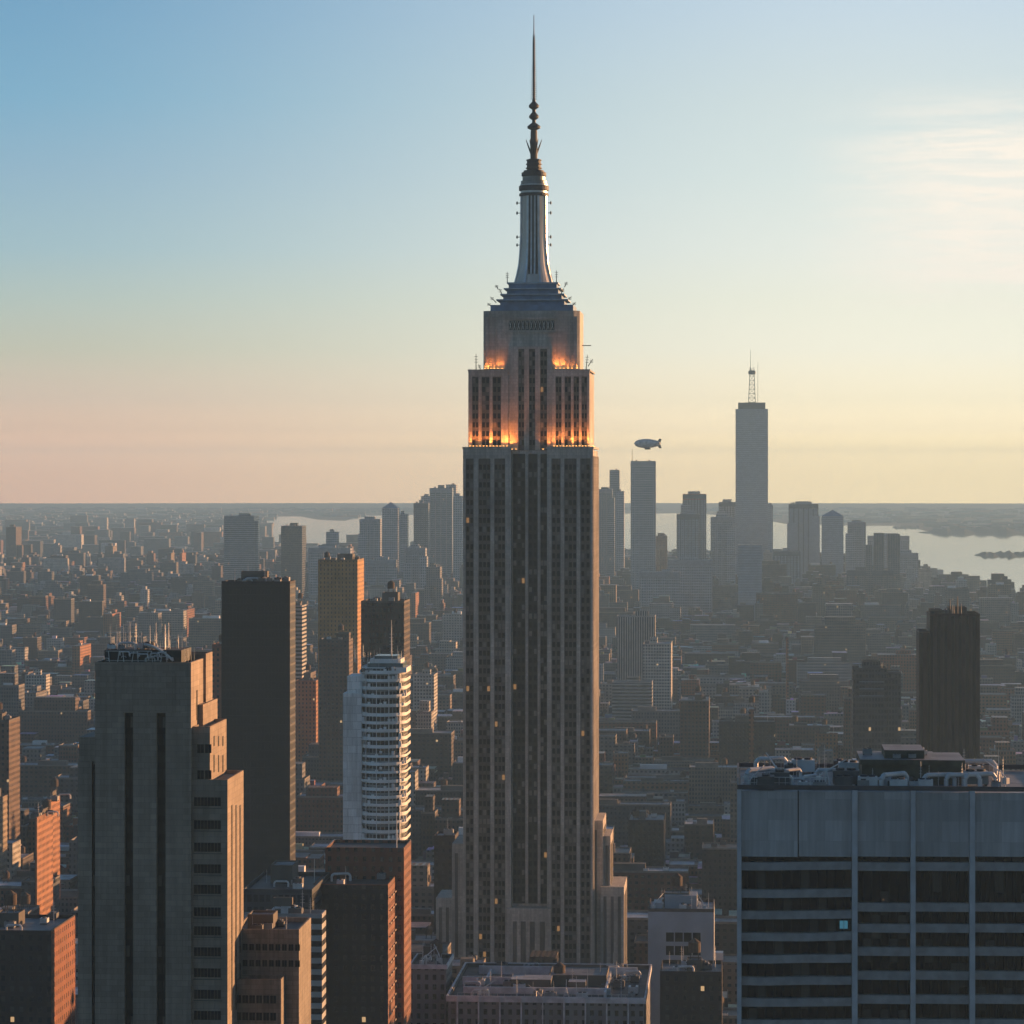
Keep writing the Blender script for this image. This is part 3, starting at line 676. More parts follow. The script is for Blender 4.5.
# ================================================================== RIGHT FOREGROUND SLAB
fg = Frame(737, 550); G = at_frame('office_slab', 'wide grey office slab with blank top panels and striped floors, foreground right', 'office building', fg)
gxx = fg.x; gz = lambda v, lx=20: fg.z(v, lx, 0)
pan = masonry('grey_panel', (0.45, 0.445, 0.45), 3.05, 3.7, joint=.8, var=.16, rough=.5, mortar=.035)
ribm = plain('grey_rib', (0.52, 0.53, 0.56), 0.5, var=0.15, scale=.3)
bandm = plain('spandrel_band', (0.36, 0.345, 0.345), 0.6, var=0.2, scale=.5)
ztg = gz(792, 25); WG = gxx(1090); DG = 42
body = MB(); body.box(0.5, WG, 1.6, DG, 0, ztg, 0, 1); body.build('core', [F_('office_glass', (0.02, 0.02, 0.022), 1.55, 4.19, .94, 1.0, glass=(.008, .010, .014), lit=0, grough=.22, blind=.14, var=.3), roof_grey], G)
ribs_u = [(737, 741.5), (852, 857.5), (910.5, 915.5), (969.5, 975), (1029, 1034), (1088, 1093)]
for a_, b_ in ribs_u:
    q = MB(); q.box(gxx(a_), gxx(b_), -.45, 1.596, 0, ztg + .3); q.build('rib', ribm, G)
pans = [(741.5, 798), (798.6, 852), (857.5, 910.5), (915.5, 969.5), (975, 1029), (1034, 1088)]
for a_, b_ in pans:
    q = MB(); q.box(gxx(a_) + .06, gxx(b_) - .06, .1, 1.59, gz(856.5, gxx(a_)), ztg); q.build('blank_panel', pan, G)
def bands(ua, ub, vs, th=8.5, wob=0.0):
    rr_ = random.Random(int(ua))
    for i, v_ in enumerate(vs):
        q = MB(); z_ = fg.z(v_, gxx((ua + ub) / 2), 0); hh = th * .1774 / 2
        n = 8; x0_, x1b = gxx(ua) + .05, gxx(ub) - .05; dz = [wob * rr_.uniform(-.5, 1) * (k / n) for k in range(n + 1)]
        ph = rr_.uniform(-.12, .12) if wob else 0
        for k in range(n):
            xa, xb = x0_ + (x1b - x0_) * k / n, x0_ + (x1b - x0_) * (k + 1) / n
            za, zb = z_ + (wob * (k / n) ** 2 + ph * math.sin(k)), z_ + (wob * ((k + 1) / n) ** 2 + ph * math.sin(k + 1))
            q.face([(xa, .35, za - hh), (xb, .35, zb - hh), (xb, .35, zb + hh), (xa, .35, za + hh)])
            q.face([(xa, .35, za + hh), (xb, .35, zb + hh), (xb, 1.59, zb + hh), (xa, 1.59, za + hh)])
            q.face([(xa, 1.59, za - hh), (xb, 1.59, zb - hh), (xb, .35, zb - hh), (xa, .35, za - hh)])
        q.build('spandrel', bandm, G)
bands(741.5, 852, [867, 894.5, 916, 938, 960, 982, 1003.5, 1025], 8, .35)
for a_, b_ in ((857.5, 910.5), (915.5, 969.5), (975, 1029), (1034, 1088)): bands(a_, b_, [867, 907.8, 928.7, 952, 976, 1000, 1024], 8.4)
q = MB(); 
for a_, b_ in ((857.5, 910.5), (915.5, 969.5), (975, 1029)):
    x_ = gxx(a_) + 1
    while x_ < gxx(b_): q.box(x_, x_ + .12, 1.3, 1.598, 120, gz(870)); x_ += 1.55
x_ = gxx(741.5) + 1
while x_ < gxx(852): q.box(x_, x_ + .12, 1.3, 1.597, 120, gz(870)); x_ += 1.55
tag(q.build('mullion', plain('mullion', (.02, .02, .024), .5), G), kind='stuff')
q = MB(); q.box(gxx(840), gxx(848), 1.45, 1.595, gz(930), gz(922)); q.build('lit_window', blue_light, G)
q = MB(); q.box(gxx(883), gxx(884.5), 1.45, 1.59, gz(901), gz(900)); q.build('lit_window', room_light, G)
q = MB(); parapet(q, 0, WG, -.3, DG, ztg + .31, .8, .35); q.build('parapet', plain('dark_coping', (.07, .07, .08), .6), G)
rg = random.Random(11)
ZR = ztg
q = MB(); q.box(gxx(862, 14), gxx(965, 14), 14, 30, ZR, ZR + 4.4, 0, 1); q.box(gxx(885, 14), gxx(925, 14), 16, 28, ZR + 4.4, ZR + 6.0, 0, 1); q.box(gxx(860, 14), gxx(938, 14), 13.2, 31, ZR + 3.6, ZR + 4.5, 0, 1)
q.build('penthouse', [plain('olive_cladding', (.10, .095, .07), .7, var=.35, scale=.4), roof_grey], G)
for k in range(44): put(ACU, 'cooling_unit', G, rg.uniform(1, 48), rg.choice((rg.uniform(3, 12), rg.uniform(31, 40))), ZR, rg.choice((0, 1.57)), rg.uniform(.5, 1.35))
for k in range(40): put(ANT, 'aerial', G, rg.uniform(1, 50), rg.uniform(2, 38), ZR, rg.uniform(0, 3), rg.uniform(.25, .75))
for k in range(18): put(DUCT, 'duct', G, rg.uniform(1, 42), rg.uniform(4, 38), ZR, rg.uniform(-.3, 1.2), rg.uniform(.5, 1.2))
for k in range(10): put(ACU, 'cooling_unit', G, rg.uniform(gxx(868, 14), gxx(930, 14)), rg.uniform(15, 28), ZR + 4.5, 0, rg.uniform(.3, .6))
def derrick(parent, x, y, z, s, rz=0):
    q = MB()
    for sx_ in (-1, 1):
        q.bar((sx_ * .6, -1, 0), (0, 0, 3.4), .12); q.bar((sx_ * .6, 1, 0), (0, 0, 3.4), .12)
    q.bar((0, 0, 3.2), (4.2, 0, 5.4), .12); q.bar((0, 0, 3.4), (-1.6, 0, 2.0), .12); q.bar((-1.6, 0, 2.0), (4.2, 0, 5.4), .04); q.box(-2.1, -1.1, -.5, .5, .8, 2.0)
    o = q.build('cleaning_derrick', plain('galvanised', (0.65, 0.66, 0.67), 0.45, 0.2), parent, (x, y, z)); o.rotation_euler = (0, 0, rz); o.scale = (s, s, s)
derrick(G, 7, 12, ZR, 1.0, 2.0); derrick(G, 16, 9, ZR, .9, .2); derrick(G, 47, 10, ZR, .9, 2.4); derrick(G, 3, 6, ZR, .7, .9)
q = MB(); 
for k in range(15):
    q.bar((gxx(742) + k * 1.1, 3, ZR), (gxx(742) + k * 1.1, 3, ZR + 2.2), .05)
q.bar((gxx(742), 3, ZR + 2.2), (gxx(742) + 15.4, 3, ZR + 2.2), .06); q.bar((gxx(742), 3, ZR + 1.2), (gxx(742) + 15.4, 3, ZR + 1.2), .05); q.build('railing', white_paint, G)
a0, g0 = fg.grid(-2, -3); occupy(a0, a0 + WG + 5, g0, g0 + DG + 5)

# ================================================================== WHITE BALCONY TOWER
fw = Frame(342, 1200); B = at_frame('balcony_tower', 'white rounded apartment tower with stacked curved balconies and rooftop mast, in front of dark tower', 'apartment tower', fw)
wX = fw.x; wz = lambda v: fw.z(v, 12, 5)
white_wall = plain('white_render', (0.86, 0.86, 0.84), 0.6, var=0.12, scale=.12, stretch=.5)
xm, xe = wX(357), wX(404.5); cxw = (xm + xe) / 2; ry_ = 9.0
def arc(off, n=18):
    """rounded floor outline: flat on the left, bulging front, quarter round on the right"""
    P = []
    for k in range(n + 1):
        t_ = math.pi + math.pi * k / n
        P.append((cxw + (cxw - xm + off) * math.cos(t_), 8 + (ry_ + off) * math.sin(t_)))
    P += [(P[-1][0], 22 + off), (xm - off * 0, 22 + off)]
    return P
q = MB(); q.prism(arc(-.9), 0, wz(668), 0); q.build('core', facade('balcony_glass', (0.30, 0.32, 0.33), 1.6, 3.08, .75, .72, lit=.0012, grough=.2, blind=.4), B)
q = MB(); q.box(0, xm + 1.5, 3, 22, 0, wz(693), 0); q.box(1.5, xm + 1.5, 4, 21, wz(693), wz(676), 0); q.build('side_wing', masonry('white_panel', (.84, .84, .82), 3.6, 3.08, joint=.72, var=.2, rough=.6, mortar=.12), B)
fl = (668 - 850) ; nf = 34; zt_ = wz(672)
poly = arc(0.0); brn = random.Random(9); SLMS = []; RLMS = []
for var_ in range(7):
    amp = [brn.choice((0, 0, .5, .9, -.5)) for _ in range(30)]
    pv_ = [(cxw + (x - cxw) * (1 + amp[k // 3] * .03), 8 + (y - 8) * (1 + amp[k // 3] * .07)) if y < 8 else (x, y) for k, (x, y) in enumerate(poly)]
    slab = MB(); slab.prism(pv_, 0, .42, 0); slab.face([(x, y, 0) for x, y in pv_][::-1]); SLMS.append(bake('balcony_slab', slab, white_wall))
    rail = MB(); rh = brn.choice((.95, 1.15, 1.3)); L = len(pv_) - 2; segs = list(zip(pv_, pv_[1:]))[:L]
    for k, ((x0, y0), (x1, y1)) in enumerate(segs):
        rail.face([(x0, y0, .42), (x1, y1, .42), (x1, y1, rh), (x0, y0, rh)]); rail.face([(x1, y1 + .08, .42), (x0, y0 + .08, .42), (x0, y0 + .08, rh), (x1, y1 + .08, rh)])
        rail.face([(x0, y0, rh), (x1, y1, rh), (x1, y1 + .08, rh), (x0, y0 + .08, rh)])
    for _ in range(4):
        k = brn.randrange(3, L - 2); x0, y0 = pv_[k]; rail.box(x0 - .5, x0 + .6, y0 + .3, y0 + 1.2, .42, brn.uniform(1.4, 2.9))
    RLMS.append(bake('balustrade', rail, white_wall))
z_ = wz(672); zt_ = z_
while z_ > 60:
    k = brn.randrange(7); o = put(SLMS[k], 'balcony', B, 0, 0, z_ - .42)
    q_ = bpy.data.objects.new('balustrade', RLMS[brn.randrange(7)]); COL.objects.link(q_); q_.parent = o
    z_ -= 3.08 if brn.random() < .85 else 3.6
# small fins and divider screens
q = MB()
for k in (5, 8, 11, 14):
    x0, y0 = poly[k]; q.box(x0 - .12, x0 + .12, y0 - .05, y0 + 1.6, 60, zt_)
q.build('divider', white_wall, B)
q = MB(); cxm = wX(384); 
for hw, v0_, v1_, mi in ((9.5, 672, 667, 0), (8.0, 667, 663, 1), (7.0, 663, 659, 0), (5.4, 659, 656, 1)): q.box(cxm - hw + 1, cxm + hw - 1, 2 + (9.5 - hw), 18, wz(v0_), wz(v1_), mi)
q.build('penthouse', [white_wall, plain('teal_glass', (.10, .15, .16), .25)], B)
q = MB(); q.bar((cxm + 2, 8, wz(656)), (cxm + 2, 8, wz(620)), (.28, .07), 0, 6)
for k in range(6): q.bar((cxm + 1.2, 8, wz(652 - k * 3.5)), (cxm + 2.8, 8, wz(652 - k * 3.5)), .06)
q.build('mast', white_paint, B)
rb = random.Random(4)
for k in range(26): put(ANT, 'aerial', B, rb.uniform(wX(352), wX(403)), rb.uniform(1, 14), wz(672) if k % 2 else wz(662), rb.uniform(0, 3), rb.uniform(.5, 1.15))
for k in range(7): put(ACU, 'cooling_unit', B, rb.uniform(wX(362), wX(400)), rb.uniform(1, 5), wz(671.5), rb.uniform(0, 3), rb.uniform(.5, 1.0))
for k in range(3): put(DUCT, 'duct', B, wX(362) + 4 * k, 6, wz(670), .3, .8)
a0, g0 = fw.grid(-2, -3); occupy(a0, a0 + 32, g0, g0 + 28)

# ================================================================== GENERIC TOWERS
mats = dict(
 black=F_('black_glass', (0.012, 0.014, 0.02), 1.6, 3.9, .8, .7, glass=(.004, .006, .010), lit=.0012, rough=.6, grough=.35, blind=.0),
 gold=F_('gold_brick', (0.46, 0.235, 0.085), 2.8, 3.3, .3, .5, lit=.0012, blind=.1, glass=(.05, .035, .02)),
 brown=F_('brown_brick', (0.13, 0.085, 0.065), 3.0, 3.2, .45, .5, lit=.0012),
 red=F_('red_brick', (0.22, 0.085, 0.05), 2.9, 3.2, .4, .5, lit=.0012),
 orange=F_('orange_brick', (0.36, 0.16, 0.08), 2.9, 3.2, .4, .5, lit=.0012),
 tan=F_('tan_brick', (0.28, 0.22, 0.16), 2.9, 3.2, .42, .5, lit=.0012),
 grey=F_('grey_stone', (0.22, 0.22, 0.225), 2.8, 3.4, .45, .55, lit=.0012),
 white=F_('white_brick', (0.50, 0.49, 0.46), 2.6, 3.0, .55, .5, lit=.0012, blind=.1),
 whitev=F_('white_piers', (0.42, 0.42, 0.41), 2.4, 3.4, .5, 1.0, lit=.0, blind=0),
 bandw=F_('white_bands', (0.42, 0.42, 0.40), 3.0, 3.2, 1.0, .5, lit=.0012, blind=.1),
 blue=F_('blue_glass', (0.28, 0.35, 0.42), 1.8, 3.8, .8, .65, glass=(.03, .05, .07), lit=.0012, rough=.4, grough=.15),
 slate=F_('slate_glass', (0.05, 0.06, 0.075), 2.0, 3.8, .7, .6, glass=(.02, .028, .038), lit=.0012, rough=.4, grough=.2),
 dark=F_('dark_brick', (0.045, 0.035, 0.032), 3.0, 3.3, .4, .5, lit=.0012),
 darkv=F_('dark_piers', (0.05, 0.042, 0.04), 3.4, 3.3, .45, 1.0, lit=.0, glass=(.012, .012, .015), blind=0),
 bronze=F_('bronze_grid', (0.07, 0.05, 0.04), 2.2, 3.6, .6, .6, lit=.0012, glass=(.012, .012, .014)),
 pale=F_('pale_glass', (0.42, 0.47, 0.52), 1.6, 4.0, .75, .7, glass=(.30, .34, .38), lit=0, rough=.35, grough=.12, blind=0),
)
HERO = []    # (label_name, uL, uR, vT, Y)
def tower(name, label, uL, uR, vT, Y, uB=None, mat='brown', depth=None, roof=roof_grey, eq=(2, 1, 1, 0), cat='building', short=None, tiers_=(), pent=True, crown=None, group=None, s=None, wdark=None):
    fr = Frame(uL, Y); o = at_frame(name, label, cat, fr, group)
    w_ = fr.x(uR); d_ = min(max(fr.depth(w_, uB), 8), 60) if uB else (depth or w_ * .9)
    z_ = fr.z(vT, w_ / 2); M = mats[mat] if isinstance(mat, str) else mat
    r = random.Random(int(uL * 7 + vT)); off = r.uniform(0, 3)
    mb = MB(); mb.box(0, w_, 0, d_, 0, z_, 0, 1, off=off)
    for (ua, ub, vt, ly, dd) in tiers_:      # extra masses: front plane ly, depth dd
        a_, b_ = fr.x(ua, ly), fr.x(ub, ly); zz = fr.z(vt, a_, ly)
        mb.box(a_, b_, ly, ly + dd, 0, zz, 0, 1, off=off + 3)
        if Y < 3000: parapet(mb, a_, b_, ly, ly + dd, zz + .002, .9, .35, 2)
    mb.build('wall', [M, roof, limestone_dark], o)
    if Y < 3200:
        q = MB(); parapet(q, 0, w_, 0, d_, z_ + .002, 1.2, .4); q.build('parapet', plain('coping_' + (mat if isinstance(mat, str) else 'x'), tuple(.9 * c for c in {'black': (.02, .02, .03), 'gold': (.28, .18, .1), 'red': (.2, .08, .05), 'white': (.45, .44, .42), 'whitev': (.4, .4, .4), 'bandw': (.4, .4, .4), 'tan': (.26, .2, .15), 'orange': (.3, .14, .08), 'dark': (.05, .04, .04), 'darkv': (.05, .04, .04), 'blue': (.08, .1, .12), 'slate': (.06, .07, .08)}.get(mat, (.13, .11, .1))), .8), o)
    if eq and Y > 2700: eq = (eq[0], 0, min(1, eq[2]), 0)
    if eq: clutter(o, 1, w_ - 1, 1, d_ - 1, z_, r, *eq, pent=pent, pmat=M if Y > 2500 else limestone_dark, s=s or 1.0)
    if crown: crown(o, fr, w_, d_, z_)
    a0, g0 = fr.grid(0, 0); occupy(a0 - 3, a0 + w_ + 3, g0 - 3, g0 + d_ + 3)
    HERO.append((short or name.replace('_', ' '), uL, uR, vT, Y))
    return o, fr, w_, d_, z_

tower('black_tower', 'black glass tower slab with sunlit right edge, standing just right of the tan slotted tower', 221.5, 290, 584, 1400, 295.5, 'black', roof=roof_grey, eq=(7, 0, 4, 2), cat='skyscraper', short='black glass slab')
tower('brick_tower', 'golden brown brick tower with bright orange right side, behind the white balcony tower', 318, 357.5, 561, 2380, 364, 'gold', eq=(4, 1, 3, 1), cat='skyscraper', short='golden brick tower')
tower('brick_tower', 'grey brown brick block with bays, hiding the lower half of the golden brown tower', 319, 349, 641, 2230, 353, 'brown', short='grey brown bay block', eq=(3, 1, 1, 0), tiers_=[(336, 349, 634, 8, 10)])
tower('dark_tower', 'dark windowed tower with white roof hut and orange right edge, directly behind white balcony tower', 361, 404, 603, 1800, 410, 'bronze', eq=(4, 1, 3, 0), cat='skyscraper', short='dark windowed tower')
tower('residential_tower', 'narrow pale banded tower peeking out between the black slab and golden tower', 292, 302, 607, 2500, 306.5, 'bandw', short='pale banded tower', eq=(1, 1, 0, 0))
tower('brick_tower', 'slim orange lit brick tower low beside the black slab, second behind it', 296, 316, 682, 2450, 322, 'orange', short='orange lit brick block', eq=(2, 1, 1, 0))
tower('brick_tower', 'pinkish brick tower wedged between stone tower top and black glass slab', 212, 222, 646, 1900, 228.5, 'red', short='pinkish brick tower', eq=(1, 1, 0, 0))
tower('apartment_tower', 'white gridded apartment block with sunlit edge, between balcony tower and central skyscraper', 413, 434, 676, 2700, 437.5, 'white', short='white gridded block', eq=(2, 1, 1, 0), cat='apartment tower')
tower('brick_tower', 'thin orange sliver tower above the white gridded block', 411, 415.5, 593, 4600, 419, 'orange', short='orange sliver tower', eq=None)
tower('glass_tower', 'hazy blue glass tower with striped right strip, far left in front of the river', 224, 254, 516, 5700, 262, 'blue', eq=(4, 0, 3, 0), cat='skyscraper', short='blue glass tower', tiers_=[(248, 258, 521, 4, 18)])
tower('dark_tower', 'dark hazy tower with rounded shoulder and thin orange edge, right of the blue glass tower', 281, 302, 526, 5300, 306, 'slate', eq=(3, 0, 2, 0), cat='skyscraper', short='dark hazy tower', tiers_=[(276, 290, 595, -4, 10)])
tower('office_block', 'squat bluish slab left of the black tower with pale right edge', 171, 201, 577, 5600, 204, 'slate', short='squat bluish slab', eq=(2, 0, 1, 0))
tower('brick_tower', 'brick tower with orange side at far left, rising above the rooftops', 6, 16, 527, 7700, 22, 'brown', short='far left brick tower', eq=(1, 1, 1, 0), tiers_=[(14, 22, 545, 6, 16)])
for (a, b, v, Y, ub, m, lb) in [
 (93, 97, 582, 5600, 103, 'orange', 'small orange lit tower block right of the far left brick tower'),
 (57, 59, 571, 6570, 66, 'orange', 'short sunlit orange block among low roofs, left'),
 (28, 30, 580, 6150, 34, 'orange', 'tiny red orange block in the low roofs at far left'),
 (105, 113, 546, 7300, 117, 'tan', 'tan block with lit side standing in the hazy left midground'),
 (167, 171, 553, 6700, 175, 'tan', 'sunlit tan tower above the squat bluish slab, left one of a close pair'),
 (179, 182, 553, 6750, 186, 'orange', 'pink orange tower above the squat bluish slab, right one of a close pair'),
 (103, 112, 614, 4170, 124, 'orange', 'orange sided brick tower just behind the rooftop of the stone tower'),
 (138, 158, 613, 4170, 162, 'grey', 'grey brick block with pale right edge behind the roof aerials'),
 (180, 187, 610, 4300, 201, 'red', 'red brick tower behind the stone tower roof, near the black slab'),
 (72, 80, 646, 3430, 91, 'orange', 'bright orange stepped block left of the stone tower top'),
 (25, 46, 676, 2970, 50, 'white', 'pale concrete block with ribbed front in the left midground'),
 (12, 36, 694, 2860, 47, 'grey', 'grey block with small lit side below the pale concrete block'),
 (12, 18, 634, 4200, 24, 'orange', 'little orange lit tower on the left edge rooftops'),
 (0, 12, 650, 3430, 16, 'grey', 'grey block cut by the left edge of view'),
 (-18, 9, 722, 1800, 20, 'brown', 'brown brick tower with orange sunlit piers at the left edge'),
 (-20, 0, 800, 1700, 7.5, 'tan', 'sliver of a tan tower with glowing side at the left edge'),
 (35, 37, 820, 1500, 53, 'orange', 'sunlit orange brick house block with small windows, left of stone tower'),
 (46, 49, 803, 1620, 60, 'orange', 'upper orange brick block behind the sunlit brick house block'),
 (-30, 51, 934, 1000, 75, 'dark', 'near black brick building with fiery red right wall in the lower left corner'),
]:
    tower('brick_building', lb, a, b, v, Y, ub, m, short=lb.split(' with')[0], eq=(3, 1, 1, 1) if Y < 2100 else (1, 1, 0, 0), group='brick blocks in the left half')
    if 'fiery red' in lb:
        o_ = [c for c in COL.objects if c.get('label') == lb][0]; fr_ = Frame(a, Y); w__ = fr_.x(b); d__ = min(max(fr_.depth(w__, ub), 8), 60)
        q = MB(); q.box(w__ + .003, w__ + .12, .3, d__ - .3, 0, fr_.z(v, w__ / 2) + .9, 0); q.build('sunlit_side', F_('sunlit_brick', (.24, .085, .045), 2.9, 3.2, .3, .5), o_)  # redder skin on the dark building paints sunlight on its right side
# dark red building below the balcony tower
o, fr, w_, d_, z_ = tower('brick_building', 'building with shaded dark front and red sunlit right wall, below the white balcony tower', 313, 388, 888, 1000, 408, 'red', short='red walled brick building', eq=(3, 0, 3, 2), roof=roof_tar, tiers_=[])
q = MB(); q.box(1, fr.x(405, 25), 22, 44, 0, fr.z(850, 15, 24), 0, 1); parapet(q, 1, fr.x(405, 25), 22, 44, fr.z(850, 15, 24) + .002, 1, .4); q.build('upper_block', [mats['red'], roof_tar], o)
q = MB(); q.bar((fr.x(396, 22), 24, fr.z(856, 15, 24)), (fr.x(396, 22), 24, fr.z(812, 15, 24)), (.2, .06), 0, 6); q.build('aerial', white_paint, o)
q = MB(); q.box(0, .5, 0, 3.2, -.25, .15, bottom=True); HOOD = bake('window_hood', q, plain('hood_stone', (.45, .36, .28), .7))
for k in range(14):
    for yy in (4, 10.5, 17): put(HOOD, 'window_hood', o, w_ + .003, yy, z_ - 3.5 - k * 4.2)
q = MB(); q.box(-.004, w_ + .02, -.03, -.004, 0, z_ + .9, 0); q.build('shaded_front', mats['dark'], o)  # dark sheet over the red brick paints the shade of the front
o, fr, w_, d_, z_ = tower('office_building', 'low dark office block with pale roof ledge, between stone annex and red walled building', 243, 312, 893, 980, 330, 'slate', short='low dark office block', eq=(3, 0, 2, 1), roof=roof_tar)
q = MB(); q.box(fr.x(248), fr.x(296), -5, -.003, 0, fr.z(912), 0, 1); q.box(fr.x(247), fr.x(297), -5.4, -4.9, fr.z(916), fr.z(910), 1, 1); q.build('front_bay', [mats['slate'], roof_pale], o)
tower('office_building', 'striped office block with dark glass floors behind the annex roof', 262, 322, 918, 880, 326, 'bandw', short='striped low office block', eq=(3, 0, 2, 1))
# roof building in front of the central tower
o, fr, w_, d_, z_ = tower('flat_roofed_building', 'broad flat roofed building with pale parapets and roof huts at the foot of central skyscraper', 448, 644, 1001, 1060, None, 'grey', depth=72, short='pale parapet building', eq=(20, 1, 18, 9), roof=roof_tar)
q = MB(); parapet(q, -.6, w_ + .6, -.6, d_ + .6, z_ - .5, 2.0, .59); 
q.box(4, w_ - 12, 14, 15, z_, z_ + 2.2)
for k in range(9): q.box(3 + k * 7.3, 3.5 + k * 7.3, -1.1, -.62, 0, z_ + 1.5)
q.box(2, w_ - 20, 33, 33.8, z_, z_ + 2.6); q.box(w_ - 14, w_ - 13.2, 6, 60, z_, z_ + 2.2); q.box(6, w_ - 4, 55, 55.7, z_, z_ + 3.0); q.box(10, 10.7, 34, 54.9, z_, z_ + 2.0)
q.build('cornice', plain('pale_cornice', (.62, .63, .65), .6), o)
q = MB()
for k in range(27): q.bar((3 + k * 2.3, 3, z_), (3 + k * 2.3, 3, z_ + 1.9), .06); q.bar((3 + k * 2.3, 40, z_), (3 + k * 2.3, 40, z_ + 1.9), .06)
for yy in (3, 40):
    for zz in (.9, 1.9): q.bar((3, yy, z_ + zz), (62.8, yy, z_ + zz), .06)
q.build('railing', white_paint, o)
derrick(o, 12, 6, z_, 1.1, .4); derrick(o, 40, 8, z_, 1.0, 1.6); derrick(o, 30, 5, z_, .8, 2.6)
q = MB(); q.box(20, 34, 20, 30, z_, z_ + 4, 0, 1); q.box(40, 46, 22, 28, z_, z_ + 3, 0, 1); q.build('roof_hut', [limestone_dark, roof_pale], o)
o, fr, w_, d_, z_ = tower('flat_roofed_building', 'grey block with fenced roof left of the broad pale parapet building', 411, 446, 968, 1090, None, 'grey', depth=24, short='fenced roof block', eq=(4, 1, 5, 2), roof=roof_tar)
derrick(o, 5, 3, z_, 1.2, .8); derrick(o, 9, 8, z_, 1.2, 2)
q = MB(); parapet(q, -.5, w_ + .5, -.5, d_ + .5, z_ - .3, 1.6, .49); q.build('cornice', plain('pale_cornice', (.62, .63, .65), .6), o)
o, fr, w_, d_, z_ = tower('office_building', 'pale blue white block with blank wall and framed roof, right of central skyscraper base', 648, 714, 912, 1150, None, plain('pale_blue_render', (.34, .38, .43), .6, var=.15, scale=.1), depth=28, short='pale blue block', eq=(6, 1, 5, 2), roof=roof_pale)
q = MB()
for k in range(2):
    for j in range(4): q.box(fr.x(666) + j * 3.3, fr.x(666) + j * 3.3 + 2.9, -.06, -.003, z_ - 16 + k * 5, z_ - 12.6 + k * 5)
q.build('window_band', glass_dark, o)
q = MB(); q.box(6, 18, 8, 20, z_, z_ + 5, 0, 0); q.box(2, 5, 2, 12, z_, z_ + 3); q.build('roof_hut', plain('pale_blue_render', (.34, .38, .43), .6), o)
derrick(o, 20, 6, z_, 1.0, 2); derrick(o, 3, 3, z_, 1.1, 1)
tower('brick_building', 'dark building with cluttered roof below the pale blue block', 660, 722, 975, 1060, None, 'dark', depth=25, short='cluttered dark building', eq=(8, 1, 6, 3))
tower('office_building', 'narrow dark building with one white flat roof just left of central skyscraper base', 434, 455, 838, 1420, None, 'dark', depth=18, short='white roofed dark building', eq=(1, 0, 1, 0), roof=roof_pale, pent=False)
tower('brick_building', 'dark brown block right of the sunlit skyscraper setbacks', 628, 664, 822, 1820, None, 'dark', depth=40, short='dark brown block', eq=(4, 1, 2, 1))
# right hand midground
def antennas(o, fr, w_, d_, z_):
    for u, hpx in ((950, 16), (954, 10), (957.5, 19), (961, 12), (946, 7)):
        q = MB(); x_ = fr.x(u, 6); q.bar((x_, 6, z_), (x_, 6, z_ + hpx * fr.Y / F), (.35, .2), 0, 6); q.build('aerial', steel_dark, o)
tower('dark_tower', 'dark brown twin stepped tower crowned with black aerials, on the right', 930, 980, 616, 1500, None, 'darkv', depth=28, cat='skyscraper', short='dark stepped tower', eq=(3, 0, 2, 0), tiers_=[(919, 930, 633, 2, 24), (930.3, 942, 611, 8, 12)], crown=antennas, roof=roof_tar)
o, fr, w_, d_, z_ = tower('glass_tower', 'dark blue glass block with brown flank, left of the dark stepped tower', 853, 887, 670, 2000, None, 'slate', depth=24, short='dark blue glass block', eq=(2, 0, 1, 0), tiers_=[(887.2, 901, 673, 2, 20), (862, 880, 662, 6, 12)])
q = MB()
for k in range(3): q.box(4, w_ - 2, -.1, -.003, z_ - 8 - k * 4.5, z_ - 7.2 - k * 4.5)
q.build('facade_band', plain('blue_band', (.12, .18, .24), .3), o)  # plain blue bands across the glass front
